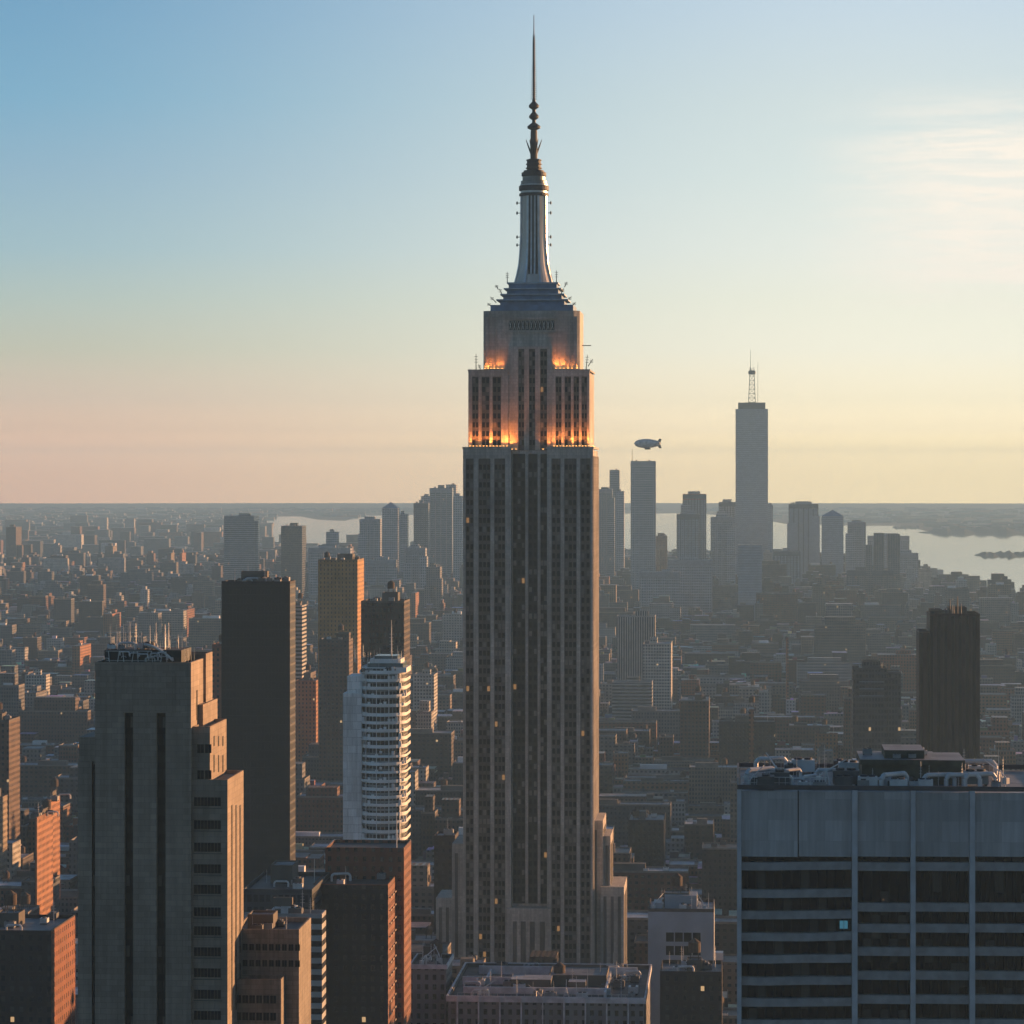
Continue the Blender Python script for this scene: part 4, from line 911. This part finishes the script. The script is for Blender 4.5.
for (a, b, v, Y, ub, m, lb) in [
 (617, 655, 617, 3150, None, 'whitev', 'grey white tower with vertical piers right of the central skyscraper'),
 (643, 671, 645, 2970, 675.5, 'white', 'white gridded apartment tower with glowing right edge, right of central skyscraper'),
 (612, 652, 683, 2880, None, 'bandw', 'low banded blue grey block at the foot of the white pier tower'),
 (681, 699, 680, 3200, None, 'red', 'dark red brick block right of the white gridded apartment tower'),
 (680, 709, 702, 2500, 714, 'brown', 'brown block with small orange lit side below the dark red brick block'),
 (719, 775, 723, 2400, None, 'dark', 'broad dark brown block standing behind the left end of the office slab roof'),
 (749, 754, 711, 2100, 757.5, 'orange', 'tiny glowing orange turret poking above the dark brown block'),
 (757, 799, 700, 3100, None, 'brown', 'broad brown brick block behind the office slab roof clutter'),
 (786, 788.5, 639, 2950, 792.5, 'orange', 'thin bright orange lit sliver tower in the right midground'),
 (801, 829, 637, 3760, None, 'tan', 'olive tan block with small roof huts in the right midground'),
 (815, 838, 735, 2490, 841.5, 'orange', 'small orange brick block with white roof just above office slab roof'),
 (826, 853, 604, 4050, None, 'grey', 'grey brown block with long pale roof in the right midground'),
 (878, 925, 655, 3200, None, 'red', 'rust red brick blocks between blue glass block and dark stepped tower'),
 (1000, 1040, 690, 3100, None, 'red', 'reddish brick building at the right edge'),
 (600, 616, 585, 4650, None, 'tan', 'pale domed hazy block tucked right of the central skyscraper shaft'),
 (690, 735, 625, 4280, None, 'grey', 'low grey institutional block below the downtown towers'),
 (738, 762, 545, 4700, None, 'pale', 'slim hazy pale blue tower standing in front of the tallest downtown tower'),
 (980, 1013, 598, 4500, None, 'grey', 'flat hazy grey block by the water at the right'),
 (1016, 1050, 616, 4400, None, 'grey', 'dim hazy block cut by the right edge near the water'),
 (760, 830, 587, 5300, None, 'grey', 'long low hazy slab below the pale twin glass towers'),
]:
    tower('city_block', lb, a, b, v, Y, ub, m, short=lb.split(' with')[0], depth=26, eq=(3, 1, 1, 0) if Y < 2600 else ((1, 1, 0, 0) if Y < 3500 else None), roof=roof_pale if 'white roof' in lb or 'pale roof' in lb else roof_grey)
q = MB(); fr = Frame(737, 1600)
# downtown skyline
DT = [
 (360, 380, 519, 6000, 'slate', 'hazy tower, leftmost of the skyline left of central skyscraper'),
 (382, 398, 508, 6200, 'slate', 'hazy tower with pointed cap, left of central skyscraper'),
 (396, 407, 514, 6300, 'slate', 'hazy tower with sloped roof adjoining the pointed cap tower'),
 (326, 337, 532, 5900, 'slate', 'small hazy block before the left river'),
 (309, 350, 548, 5200, 'slate', 'low hazy cluster block below the left river'),
 (414, 428, 503, 6000, 'blue', 'blue hazy tower, left one of the clump beside central skyscraper'),
 (421, 432, 496, 6300, 'slate', 'hazy tower rising between the clump towers'),
 (430, 452, 488, 6200, 'blue', 'broad blue hazy tower with banded front beside the central skyscraper'),
 (446, 456, 484.5, 6350, 'slate', 'tallest narrow hazy tower behind the broad banded one'),
 (453, 462, 496, 5900, 'slate', 'hazy tower touching the left edge of central skyscraper'),
 (405, 425, 548, 5000, 'slate', 'lower hazy block below the clump left of central skyscraper'),
 (426, 440, 567, 4700, 'grey', 'pale stepped hazy block low in front of the clump'),
 (368, 395, 560, 5000, 'slate', 'long hazy block right of the golden brick tower'),
 (598, 612, 489, 6000, 'blue', 'hazy tower touching the right edge of central skyscraper'),
 (609.5, 619.5, 470, 6500, 'blue', 'slim tall blue hazy tower right of central skyscraper'),
 (616, 624, 491, 6250, 'slate', 'hazy shoulder tower right of the slim blue one'),
 (631, 655.5, 461, 5800, 'slate', 'tall flat topped grey tower beneath the airship'),
 (683, 706, 494, 6000, 'slate', 'hazy tower with red lettering band around its top'),
 (677, 699, 514, 5800, 'slate', 'flat topped hazy block in front of the tower with red top band'),
 (719, 736, 502, 6500, 'slate', 'hazy block directly left of the tallest downtown tower'),
 (711, 733, 517, 6000, 'slate', 'lower stepped hazy block left of the tallest downtown tower'),
 (766, 773, 505, 6900, 'slate', 'narrow hazy tower just right of the tallest downtown tower'),
 (655, 667, 536, 5900, 'tan', 'hazy block with small warm strip right of the airship tower'),
 (668, 712, 560, 5000, 'slate', 'broad hazy block at the foot of the red banded tower'),
 (789, 818, 504, 6200, 'pale', 'pale glass tower with flat top, left one of two in the bay view'),
 (822, 843.5, 516, 6000, 'pale', 'pale tower with tapering cap, right one of two in the bay view'),
 (848, 865.5, 522, 6200, 'slate', 'plain hazy tower between the pale tower and stepped block'),
 (868, 909, 536, 6500, 'slate', 'wide stepped hazy apartment block by the water'),
 (893, 918, 553, 6200, 'slate', 'lower right wing block of the waterside hazy cluster'),
 (774, 800, 551, 5900, 'slate', 'low hazy block between tallest tower and pale glass tower'),
 (640, 680, 572, 4900, 'slate', 'low hazy block below the airship tower'),
 (847, 893, 570, 5200, 'grey', 'hazy low block in front of the wide stepped apartment block'),
]
mats_dk = plain('tower_piers_dark', (.10, .11, .13), .6)
def cap_point(o, fr, w_, d_, z_):
    q = MB(); q.face([(0, 0, z_), (w_, 0, z_), (w_ / 2, d_ / 2, z_ + 12)]); q.face([(w_, 0, z_), (w_, d_, z_), (w_ / 2, d_ / 2, z_ + 12)]); q.face([(0, d_, z_), (0, 0, z_), (w_ / 2, d_ / 2, z_ + 12)]); q.face([(w_, d_, z_), (0, d_, z_), (w_ / 2, d_ / 2, z_ + 12)])
    q.build('roof', steel_blue, o)
mats['far'] = F_('haze_pale_tower', (0.40, 0.44, 0.49), 3.6, 4.4, .6, .55, glass=(.12, .15, .18), lit=0, blind=.1)  # walls and glass paled in colour to stand in for thicker distant haze
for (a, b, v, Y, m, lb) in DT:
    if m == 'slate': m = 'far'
    cr = cap_point if ('pointed cap,' in lb or 'tapering cap' in lb) else None
    tt = []
    if 'wide stepped' in lb: tt = [(866, 872, 545, -4, 20), (874, 884, 533, 5, 20), (888, 900, 534, 5, 20)]
    rt_ = random.Random(int(a * 3 + v)); wpx = b - a
    if not tt and not cr and wpx > 11 and 'flat topped' not in lb and 'low ' not in lb[:12] and rt_.random() < .8:
        k_ = rt_.choice((0, 1, 2)); sh = rt_.uniform(4, 11)
        if k_ == 0: tt = [(a - 2.2, a + wpx * .35, v + sh + 5, -7, 24)]
        elif k_ == 1: tt = [(a + wpx * .7, b + 2.4, v + sh + 4, -6, 22)]
        else: tt = [(a - 1.8, a + wpx * .3, v + sh + 9, -6, 20), (a + wpx * .72, b + 1.8, v + sh + 2, -5, 20)]
        tt.append((a + wpx * .22, a + wpx * .74, v - rt_.uniform(1.5, 3.5), 8, 14))
    if 'broad blue' in lb: tt = [(438, 444, 485, 10, 20)]
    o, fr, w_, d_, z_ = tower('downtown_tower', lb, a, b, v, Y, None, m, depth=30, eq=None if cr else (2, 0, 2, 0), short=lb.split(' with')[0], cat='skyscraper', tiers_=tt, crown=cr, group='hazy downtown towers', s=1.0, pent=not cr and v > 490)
    if w_ > 24 and not cr:
        q = MB(); nf_ = rt_.choice((4, 6, 8))
        for kf in range(nf_ + 1): q.box(w_ * kf / nf_ - .7, w_ * kf / nf_ + .7, -1.3, -.01, 0, z_ - .5)
        q.box(-.8, w_ + .8, -1.5, -.02, z_ - 9, z_ - .6)
        q.build('pier_frame', rt_.choice((plain('tower_piers_grey', (.30, .32, .35), .6), mats_dk)), o)
    if 'red lettering' in lb:
        q = MB(); q.box(-.5, w_ + .5, -1.0, -.01, z_ - 1.8, z_ + .4, 0); q.box(-.4, w_ + .4, -.9, -.02, z_ - 10.8, z_ - 9.6, 0)
        q.build('sign_band', plain('red_sign', (.65, .16, .08), .5), o)
        q = MB()
        for k in range(9): q.box(2 + k * 3.6, 4.4 + k * 3.6, -1.1, -.03, z_ - 8.2 + (k % 3) * .5, z_ - 3.6, 0)
        q.build('sign_lettering', plain('white_sign', (.8, .6, .5), .5), o)
    if 'beneath the airship' in lb:
        q = MB(); q.bar((2, 6, z_), (2, 6, z_ + 22), (.6, .35), 0, 6); q.build('aerial', steel_dark, o)
# tallest downtown tower
ft = Frame(735.5, 6300); O = at_frame('tallest_downtown_tower', 'tallest pale blue downtown tower with ring parapet and lattice mast, right of centre', 'skyscraper', ft)
wt = ft.x(768); zt2 = ft.z(409); zc = wt / 2
q = MB(); ins = .7
# square base twisting to a rotated square: eight tall triangles
b8 = [(0, 0), (wt, 0), (wt, wt), (0, wt)]; t8 = [(wt / 2, -1.5), (wt + 1.5, wt / 2), (wt / 2, wt + 1.5), (-1.5, wt / 2)]
q.prism(b8, 0, 60, 0, cap=False)
for k in range(4):
    A, Bq, C_ = b8[k], b8[(k + 1) % 4], b8[k]
    t0_, t1_ = t8[k], t8[(k + 3) % 4]
    q.face([(*A, 60), (*Bq, 60), (*b8[(k + 1) % 4], zt2), (*b8[k], zt2)], [(0, 60), (wt, 60), (wt, zt2), (0, zt2)])
q.face([(x, y, zt2) for x, y in b8])
q.build('wall', mats['pale'], O)
q = MB(); q.box(wt * .08, wt * .92, wt * .08, wt * .92, zt2, ft.z(402.5)); q.build('parapet_ring', steel_dark, O)
q = MB(); xcT, ycT = wt / 2 + .5, wt / 2
for k in range(4):
    dx_, dy_ = [(-1, -1), (1, -1), (1, 1), (-1, 1)][k]; q.bar((xcT + dx_ * 7, ycT + dy_ * 7, ft.z(402)), (xcT + dx_ * 4, ycT + dy_ * 4, ft.z(368)), .8)
for j in range(8):
    v_ = 402 - j * 4.4; r_ = 7 - j * .4; zz = ft.z(v_); zn = ft.z(v_ - 4.4)
    for k in range(4):
        p = [(-1, -1), (1, -1), (1, 1), (-1, 1)]; (x0, y0), (x1, y1) = p[k], p[(k + 1) % 4]
        q.bar((xcT + x0 * r_, ycT + y0 * r_, zz), (xcT + x1 * r_, ycT + y1 * r_, zz), .45); q.bar((xcT + x0 * r_, ycT + y0 * r_, zz), (xcT + x1 * r_, ycT + y1 * r_, zn), .4)
q.bar((xcT - 3, ycT, ft.z(372)), (xcT - 3, ycT, ft.z(349)), (.9, .3)); q.bar((xcT + 12, ycT, ft.z(402)), (xcT + 12, ycT, ft.z(361)), (.5, .3))
q.lathe(xcT, ycT, [(6.5, ft.z(374)), (7.5, ft.z(373)), (7.5, ft.z(371)), (6, ft.z(370))], 12)
q.build('lattice_mast', steel_dark, O)
a0, g0 = ft.grid(0, 0); occupy(a0 - 5, a0 + wt + 5, g0 - 5, g0 + wt + 5)
HERO.append(('tallest downtown tower', 735, 768, 405, 6300)); HERO.append(('central skyscraper', 463, 598, 310, 1302)); HERO.append(('stone tower', 77, 243, 650, 650))
HERO.append(('office slab', 735, 1024, 790, 550)); HERO.append(('white balcony tower', 342, 410, 655, 1200)); HERO.append(('stone annex', 229, 311, 934, 668))

# airship
Yb = 4200; bx_, bz_ = (647.5 - U0) * Yb / F, H - (443.5 - V0) * Yb / F; Ls = 27 * Yb / F
A_ = thing('airship', 'small grey airship floating above the flat topped hazy tower', 'airship', (bx_, Yb, bz_), 0)
q = MB(); prof = [(max(.02, 6.2 * math.sqrt(max(0, math.sin(math.pi * (t_ ** .85))))), (t_ - .5) * Ls) for t_ in np.linspace(0, 1, 17)]
q.lathe(0, 0, prof, 20, 0, cap=False); q.v = [(-z, y, x) for x, y, z in q.v]
q.v = [(-x, y, z) for x, y, z in q.v]
env = q.build('envelope', plain('airship_skin', (.60, .60, .62), .5, .1), A_)
q = MB(); q.box(-4, 4, -1.3, 1.3, -8.2, -6.0); q.build('gondola', steel_dark, A_)
for k in range(4):
    q = MB(); c_, s_ = [(0, 1), (1, 0), (0, -1), (-1, 0)][k]
    P = [(Ls * .36, 2.6), (Ls * .48, 1.0), (Ls * .52, 6.0), (Ls * .44, 6.6)]
    for sg in (-.25, .25): 
        f4 = [(x, c_ * r_ + s_ * sg, s_ * r_ + c_ * sg) for x, r_ in P]; q.face(f4 if sg < 0 else f4[::-1])
    q.build('fin', steel_dark, A_)

# ================================================================== THE REST OF THE CITY
rc = random.Random(21)
PAL = [((.115, .08, .068), 'brown'), ((.15, .072, .052), 'red brick'), ((.075, .06, .056), 'dark brown'), ((.20, .17, .145), 'tan'), ((.15, .152, .16), 'grey'), ((.36, .36, .36), 'pale grey'), ((.085, .09, .10), 'slate'), ((.24, .13, .08), 'orange brick'), ((.40, .38, .34), 'cream')]
PW = [5, 3.5, 4.5, 4, 5, 3.2, 4, 1.4, 2.2]
RO = [((.12, .125, .135), 'dark'), ((.26, .275, .30), 'grey'), ((.42, .44, .48), 'pale'), ((.62, .64, .67), 'white'), ((.07, .07, .075), 'black')]
RWt = [2.5, 4, 5, 3.4, 2.5]
occ = np.array(OCC)
def hits(a0, a1, g0, g1): return bool(np.any((occ[:, 0] < a1) & (occ[:, 1] > a0) & (occ[:, 2] < g1) & (occ[:, 3] > g0)))
LOTS = []
pav = MB()
g = 760.0; row = 0
while g < 7600:
    bd = 56; Yr = g
    half = .185 * Yr + 60
    aC = -SG * 0 - g * math.tan(GA)    # grid a of the view axis
    shift = 55 if g < 1900 else 55 + 37 * ((row // 2) * 5 % 7)
    a = math.floor((aC - half) / 254) * 254 + shift - 254
    while a < aC + half:
        xs_, ys_ = from_grid(a + 115, g + 28)
        if ys_ > 300:
            ub_ = U0 + F * xs_ / ys_; vb_ = V0 + H * F / ys_
            if not in_water(ub_, vb_ + 2) and not in_water(U0 + F * (xs_ + 100) / ys_, vb_):
                P = [from_grid(a + p_, g + q_) for p_, q_ in ((0, -3), (236, -3), (236, bd + 3), (0, bd + 3))]
                pav.face([(x, y, .15) for x, y in P]); 
                for side in (0, 1):
                    p_ = a + 3
                    while p_ < a + 232:
                        lw = rc.choice((7, 9, 12, 15, 18, 24, 32, 48, 60)) if g < 3200 else rc.choice((12, 18, 26, 34, 60))
                        lw = min(lw, a + 233 - p_)
                        if lw < 6: break
                        ld = rc.uniform(19, 27); g0_ = g + (0 if side == 0 else bd - ld)
                        x_, y_ = from_grid(p_ + lw / 2, g0_)
                        u_ = U0 + F * x_ / y_
                        if -60 < u_ < 1090 and not hits(p_, p_ + lw, g0_, g0_ + ld):
                            near = max(0, 1 - (g - 1000) / 1500)
                            t_ = rc.random()
                            hh = rc.uniform(12, 24) + (rc.random() < .3 + .3 * near) * rc.uniform(6, 26) + (rc.random() < .16 * near) * rc.uniform(10, 34) + (rc.random() < .03) * rc.uniform(10, 30)
                            if g > 4400: hh += (rc.random() < .35) * rc.uniform(10, 45) * (1 if u_ > 340 else .5)
                            if g > 2300 and u_ < 620 and rc.random() < .035: hh = rc.uniform(38, 75)
                            if u_ > 900 and g > 4500: hh = 5 + .75 * hh
                            if 600 < u_ < 740: hh *= .8
                            if 620 < u_ < 735 and g < 1700: hh = min(hh, 40)
                            ci = rc.choices(range(len(PAL)), PW)[0]; ri = rc.choices(range(len(RO)), RWt)[0]
                            if hh > 8: LOTS.append([p_ + .1, p_ + lw - .1, g0_, g0_ + ld, hh, ci, ri, x_, y_, u_])
                        p_ += lw
        a += 254
    g += 56 + 21 if row % 9 else 56 + 34
    row += 1
tag(pav.build('pavement', plain('pavement', (.13, .13, .13), .9, var=.3, scale=.05)), kind='structure')
# screen-space ranking only decides which lots become individual objects
S = 0.5; buf = np.full((512, 512), -1, np.int32)
rects = [(y, i, x0_, x1__, v0_, v1_) for i, (y, x0_, x1__, v0_, v1_) in enumerate((L[8], L[9] - (L[1] - L[0]) / 2 * F / L[8], L[9] + (L[1] - L[0]) / 2 * F / L[8], V0 + (H - L[4]) * F / (L[8] + 22), V0 + H * F / L[8]) for L in LOTS)]
rects += [(Y, -1, a_, b_, v_, 2000) for (_, a_, b_, v_, Y) in HERO]
for y, i, x0_, x1__, v0_, v1_ in sorted(rects, key=lambda q: -q[0]):
    X0, X1, Y0, Y1 = [int(max(0, min(512, round(q * S)))) for q in (x0_, x1__, v0_, v1_)]
    if X1 > X0 and Y1 > Y0: buf[Y0:Y1, X0:X1] = i
cnt = np.bincount(buf[buf >= 0].ravel(), minlength=len(LOTS))
order = list(np.argsort(-cnt)); NIND = 205
chosen = [int(i) for i in order[:NIND] if cnt[i] > 0]; chs = set(chosen)
colm = {}
for ci, (c, nm) in enumerate(PAL): colm[ci] = [F_('lot_wall_%d_%d' % (ci, k), c, *[(2.6, 3.2, .42, .5), (3.4, 3.3, .5, .45), (2.2, 3.1, .5, .55)][k], lit=.0012) for k in range(3)]
roofs = [roofm('lot_roof_%d' % i, c) for i, (c, n) in enumerate(RO)]
copm = plain('lot_coping', (.22, .20, .18), .8)
used = {}
DIR = [('left of', 'right of')]
for i in sorted(chosen, key=lambda k: LOTS[k][8]):
    a0, a1, g0_, g1_, hh, ci, ri, x_, y_, u_ = LOTS[i]
    vt_ = V0 + (H - hh) * F / y_
    best = min(HERO, key=lambda h_: (0 if h_[1] - 4 < u_ < h_[2] + 4 else min(abs(u_ - h_[1]), abs(u_ - h_[2]))) + .35 * abs(vt_ - min(h_[3] + 60, 960)) + abs(y_ - h_[4]) * .02)
    rel = 'left of' if u_ < best[1] else ('right of' if u_ > best[2] else ('in front of' if y_ < best[4] else 'beyond'))
    w_, d_ = a1 - a0, g1_ - g0_
    size = 'tall' if hh > 48 else ('mid height' if hh > 26 else 'low')
    wd = 'wide' if w_ > 24 else ('narrow' if w_ < 13 else '')
    r = random.Random(i); feat = r.choice(('tank', 'hut', 'units', 'hut', 'tank', 'bare'))
    ft_ = {'tank': 'water tank', 'hut': 'roof hut', 'units': 'cooling units', 'bare': 'bare roof'}[feat]
    near_s = ' '.join(best[0].split()[:7])
    lab = ' '.join(f"{wd} {size} {PAL[ci][1]} building, {RO[ri][1]} roof, {ft_}, {rel} {near_s}".split())
    n_ = used.get(lab, 0); used[lab] = n_ + 1
    if n_: lab += ', ' + ['second', 'third', 'fourth', 'fifth', 'sixth', 'seventh', 'eighth'][min(n_ - 1, 6)] + ' back'
    lab = ' '.join(lab.split()[:16])
    px_, py_ = from_grid(a0, g0_)
    o = thing('low_rise_building', lab, 'building', (px_, py_, 0), -GA, 'low buildings filling the street blocks')
    mb = MB(); mb.box(0, w_, 0, d_, .15, hh, 0, 0, off=r.uniform(0, 3))
    if hh > 40 and r.random() < .5:
        h2 = hh + r.uniform(5, 12); mb.box(w_ * .2, w_ * .8, d_ * .25, d_ * .85, hh + .01, h2, 0, 0)
    mb.build('wall', colm[ci][r.randrange(3)], o)
    q = MB(); q.box(.35, w_ - .35, .35, d_ - .35, hh + .004, hh + .05); q.build('roof', roofs[ri], o)
    q = MB(); parapet(q, 0, w_, 0, d_, hh + .003, r.uniform(.7, 1.4), .35); q.build('parapet', copm, o)
    if w_ > 7:
        if feat == 'tank': put(TANK, 'water_tank', o, r.uniform(3, w_ - 3), r.uniform(4, d_ - 4), hh + .05, 0, r.uniform(.8, 1.2))
        if feat in ('hut', 'tank'):
            a_, b_ = r.uniform(1, w_ * .45), r.uniform(3, d_ * .5); q = MB(); q.box(a_, a_ + w_ * .35, b_, b_ + 5.5, hh + .05, hh + r.uniform(2.5, 4.5)); q.build('roof_hut', r.choice((limestone_dark, copm, white_wall)), o)
        if feat == 'units' or r.random() < .5:
            for k in range(r.randint(1, 3)): put(ACU, 'cooling_unit', o, r.uniform(2, w_ - 2), r.uniform(2, d_ - 2), hh + .05, 0, r.uniform(.6, 1.0))
stuff = MB()
for i, (a0, a1, g0_, g1_, hh, ci, ri, x_, y_, u_) in enumerate(LOTS):
    if i in chs: continue
    r = random.Random(i); k = r.uniform(.75, 1.3); c = tuple(k * q for q in PAL[ci][0]); rcol = tuple(r.uniform(.7, 1.3) * RO[ri][0][0] / .2 * q for q in (.2, .21, .225))
    stuff.box(a0, a1, g0_, g1_, .15, hh, 0, 1, col=c, tcol=rcol, off=r.uniform(0, 3))
    w_, d_ = a1 - a0, g1_ - g0_
    if w_ > 30 and y_ < 5500:
        for kk in range(r.randint(1, 3)):
            xa = a0 + r.uniform(.05, .6) * w_; xb = min(a1 - 1, xa + r.uniform(8, 22)); stuff.box(xa, xb, g0_ + 1.5 + kk, g1_ - 1.5 - kk, hh + .01 * kk, hh + r.uniform(3, 13), 0, 1, col=c, tcol=rcol)
    if y_ < 4500:
        if w_ > 8:
            bx0, by0 = a0 + r.uniform(.1, .5) * w_, g0_ + r.uniform(.15, .55) * d_; stuff.box(bx0, bx0 + w_ * .3, by0, by0 + 5, hh, hh + r.uniform(2.2, 4.5), 2, 1, col=tuple(q * r.uniform(.8, 2.2) for q in c), tcol=rcol)
        if r.random() < .3: stuff.lathe(a0 + w_ * r.uniform(.3, .7), g0_ + d_ * r.uniform(.3, .7), [(1.9, hh + 2.2), (1.9, hh + 5.4), (.1, hh + 6.6)], 8, 2, col=(.09, .06, .045), cap=False)
        stuff.box(a0, a1, g0_ - .02, g0_ + .4, hh, hh + .9, 2, 2, col=tuple(min(.5, q * 1.5) for q in c))
        stuff.box(a1 - .4, a1 + .02, g0_ + .4, g1_, hh, hh + .9, 2, 2, col=tuple(min(.5, q * 1.5) for q in c))
    elif hh > 40: stuff.box(a0 + w_ * .2, a0 + w_ * .7, g0_ + 2, g1_ - 3, hh, hh + 5, 2, 1, col=c, tcol=rcol)
vcol_wall = F_('city_wall', (0, 0, 0), 2.8, 3.2, .45, .5, lit=.0012, attr=True)
vm, vnt, vp = new_mat('city_plain'); at_ = N(vnt, 'ShaderNodeAttribute'); at_.attribute_name = 'Col'; vnt.links.new(at_.outputs[0], vp.inputs['Base Color']); vp.inputs['Roughness'].default_value = .8
city_mats = [vcol_wall, roofm('city_roof', (0, 0, 0), attr=True), vm]
o = stuff.build('city_rooftops', city_mats, colors=True); o.rotation_euler = (0, 0, -GA)
tag(o, 'mass of further low brown and grey buildings filling the blocks to the water', 'buildings', kind='stuff')
# distant boroughs beyond
far = MB(); rf_ = random.Random(77); n = 0
while n < 9000:
    Y = 6600 * (22000 / 6600) ** (rf_.random() ** 1.1); u_ = rf_.uniform(-60, 1090); x_ = (u_ - U0) * Y / F; v_ = V0 + H * F / Y
    n += 1
    if in_water(u_, v_) or in_water(u_, v_ + 3) or in_water(u_, v_ - 1.0): continue
    if u_ > 400 and Y > 12500 and rf_.random() < .55: continue
    wd = rf_.uniform(12, 55) * (1 + Y / 16000); dp = rf_.uniform(14, 40); hh = rf_.uniform(7, 19) + (rf_.random() < .10) * rf_.uniform(12, 55) * (Y < 14000)
    if u_ > 600: hh = min(hh, 22)
    c, _ = rf_.choices(PAL, PW)[0]; k = rf_.uniform(.8, 1.7)
    a_, g_ = to_grid(x_, Y); far.box(a_, a_ + wd, g_, g_ + dp, .15, hh, 0, 1, col=tuple(k * q for q in c), tcol=tuple(rf_.uniform(.08, .5) for _ in range(1)) * 3)
o = far.build('distant_boroughs', city_mats, colors=True); o.rotation_euler = (0, 0, -GA)
tag(o, 'faint low buildings of the far districts fading into haze below the horizon', 'buildings', kind='stuff')

# ================================================================== haze
hm = bpy.data.materials.new('haze'); hm.use_nodes = True; hn = hm.node_tree; hn.nodes.clear()
pv = N(hn, 'ShaderNodeVolumePrincipled'); ho = N(hn, 'ShaderNodeOutputMaterial'); hn.links.new(pv.outputs[0], ho.inputs['Volume'])
pv.inputs['Color'].default_value = (0.36, 0.66, 1.0, 1); pv.inputs['Absorption Color'].default_value = (0, 0, 0, 1)
pv.inputs['Density'].default_value = HAZE_D; pv.inputs['Anisotropy'].default_value = 0.2
q = MB(); q.box(-27500, 27500, -27500, 27500, -1.5, 462, 0, 0, bottom=True)
o = q.build('haze', hm); tag(o, 'pale blue grey evening haze over the whole city', 'haze', kind='stuff')
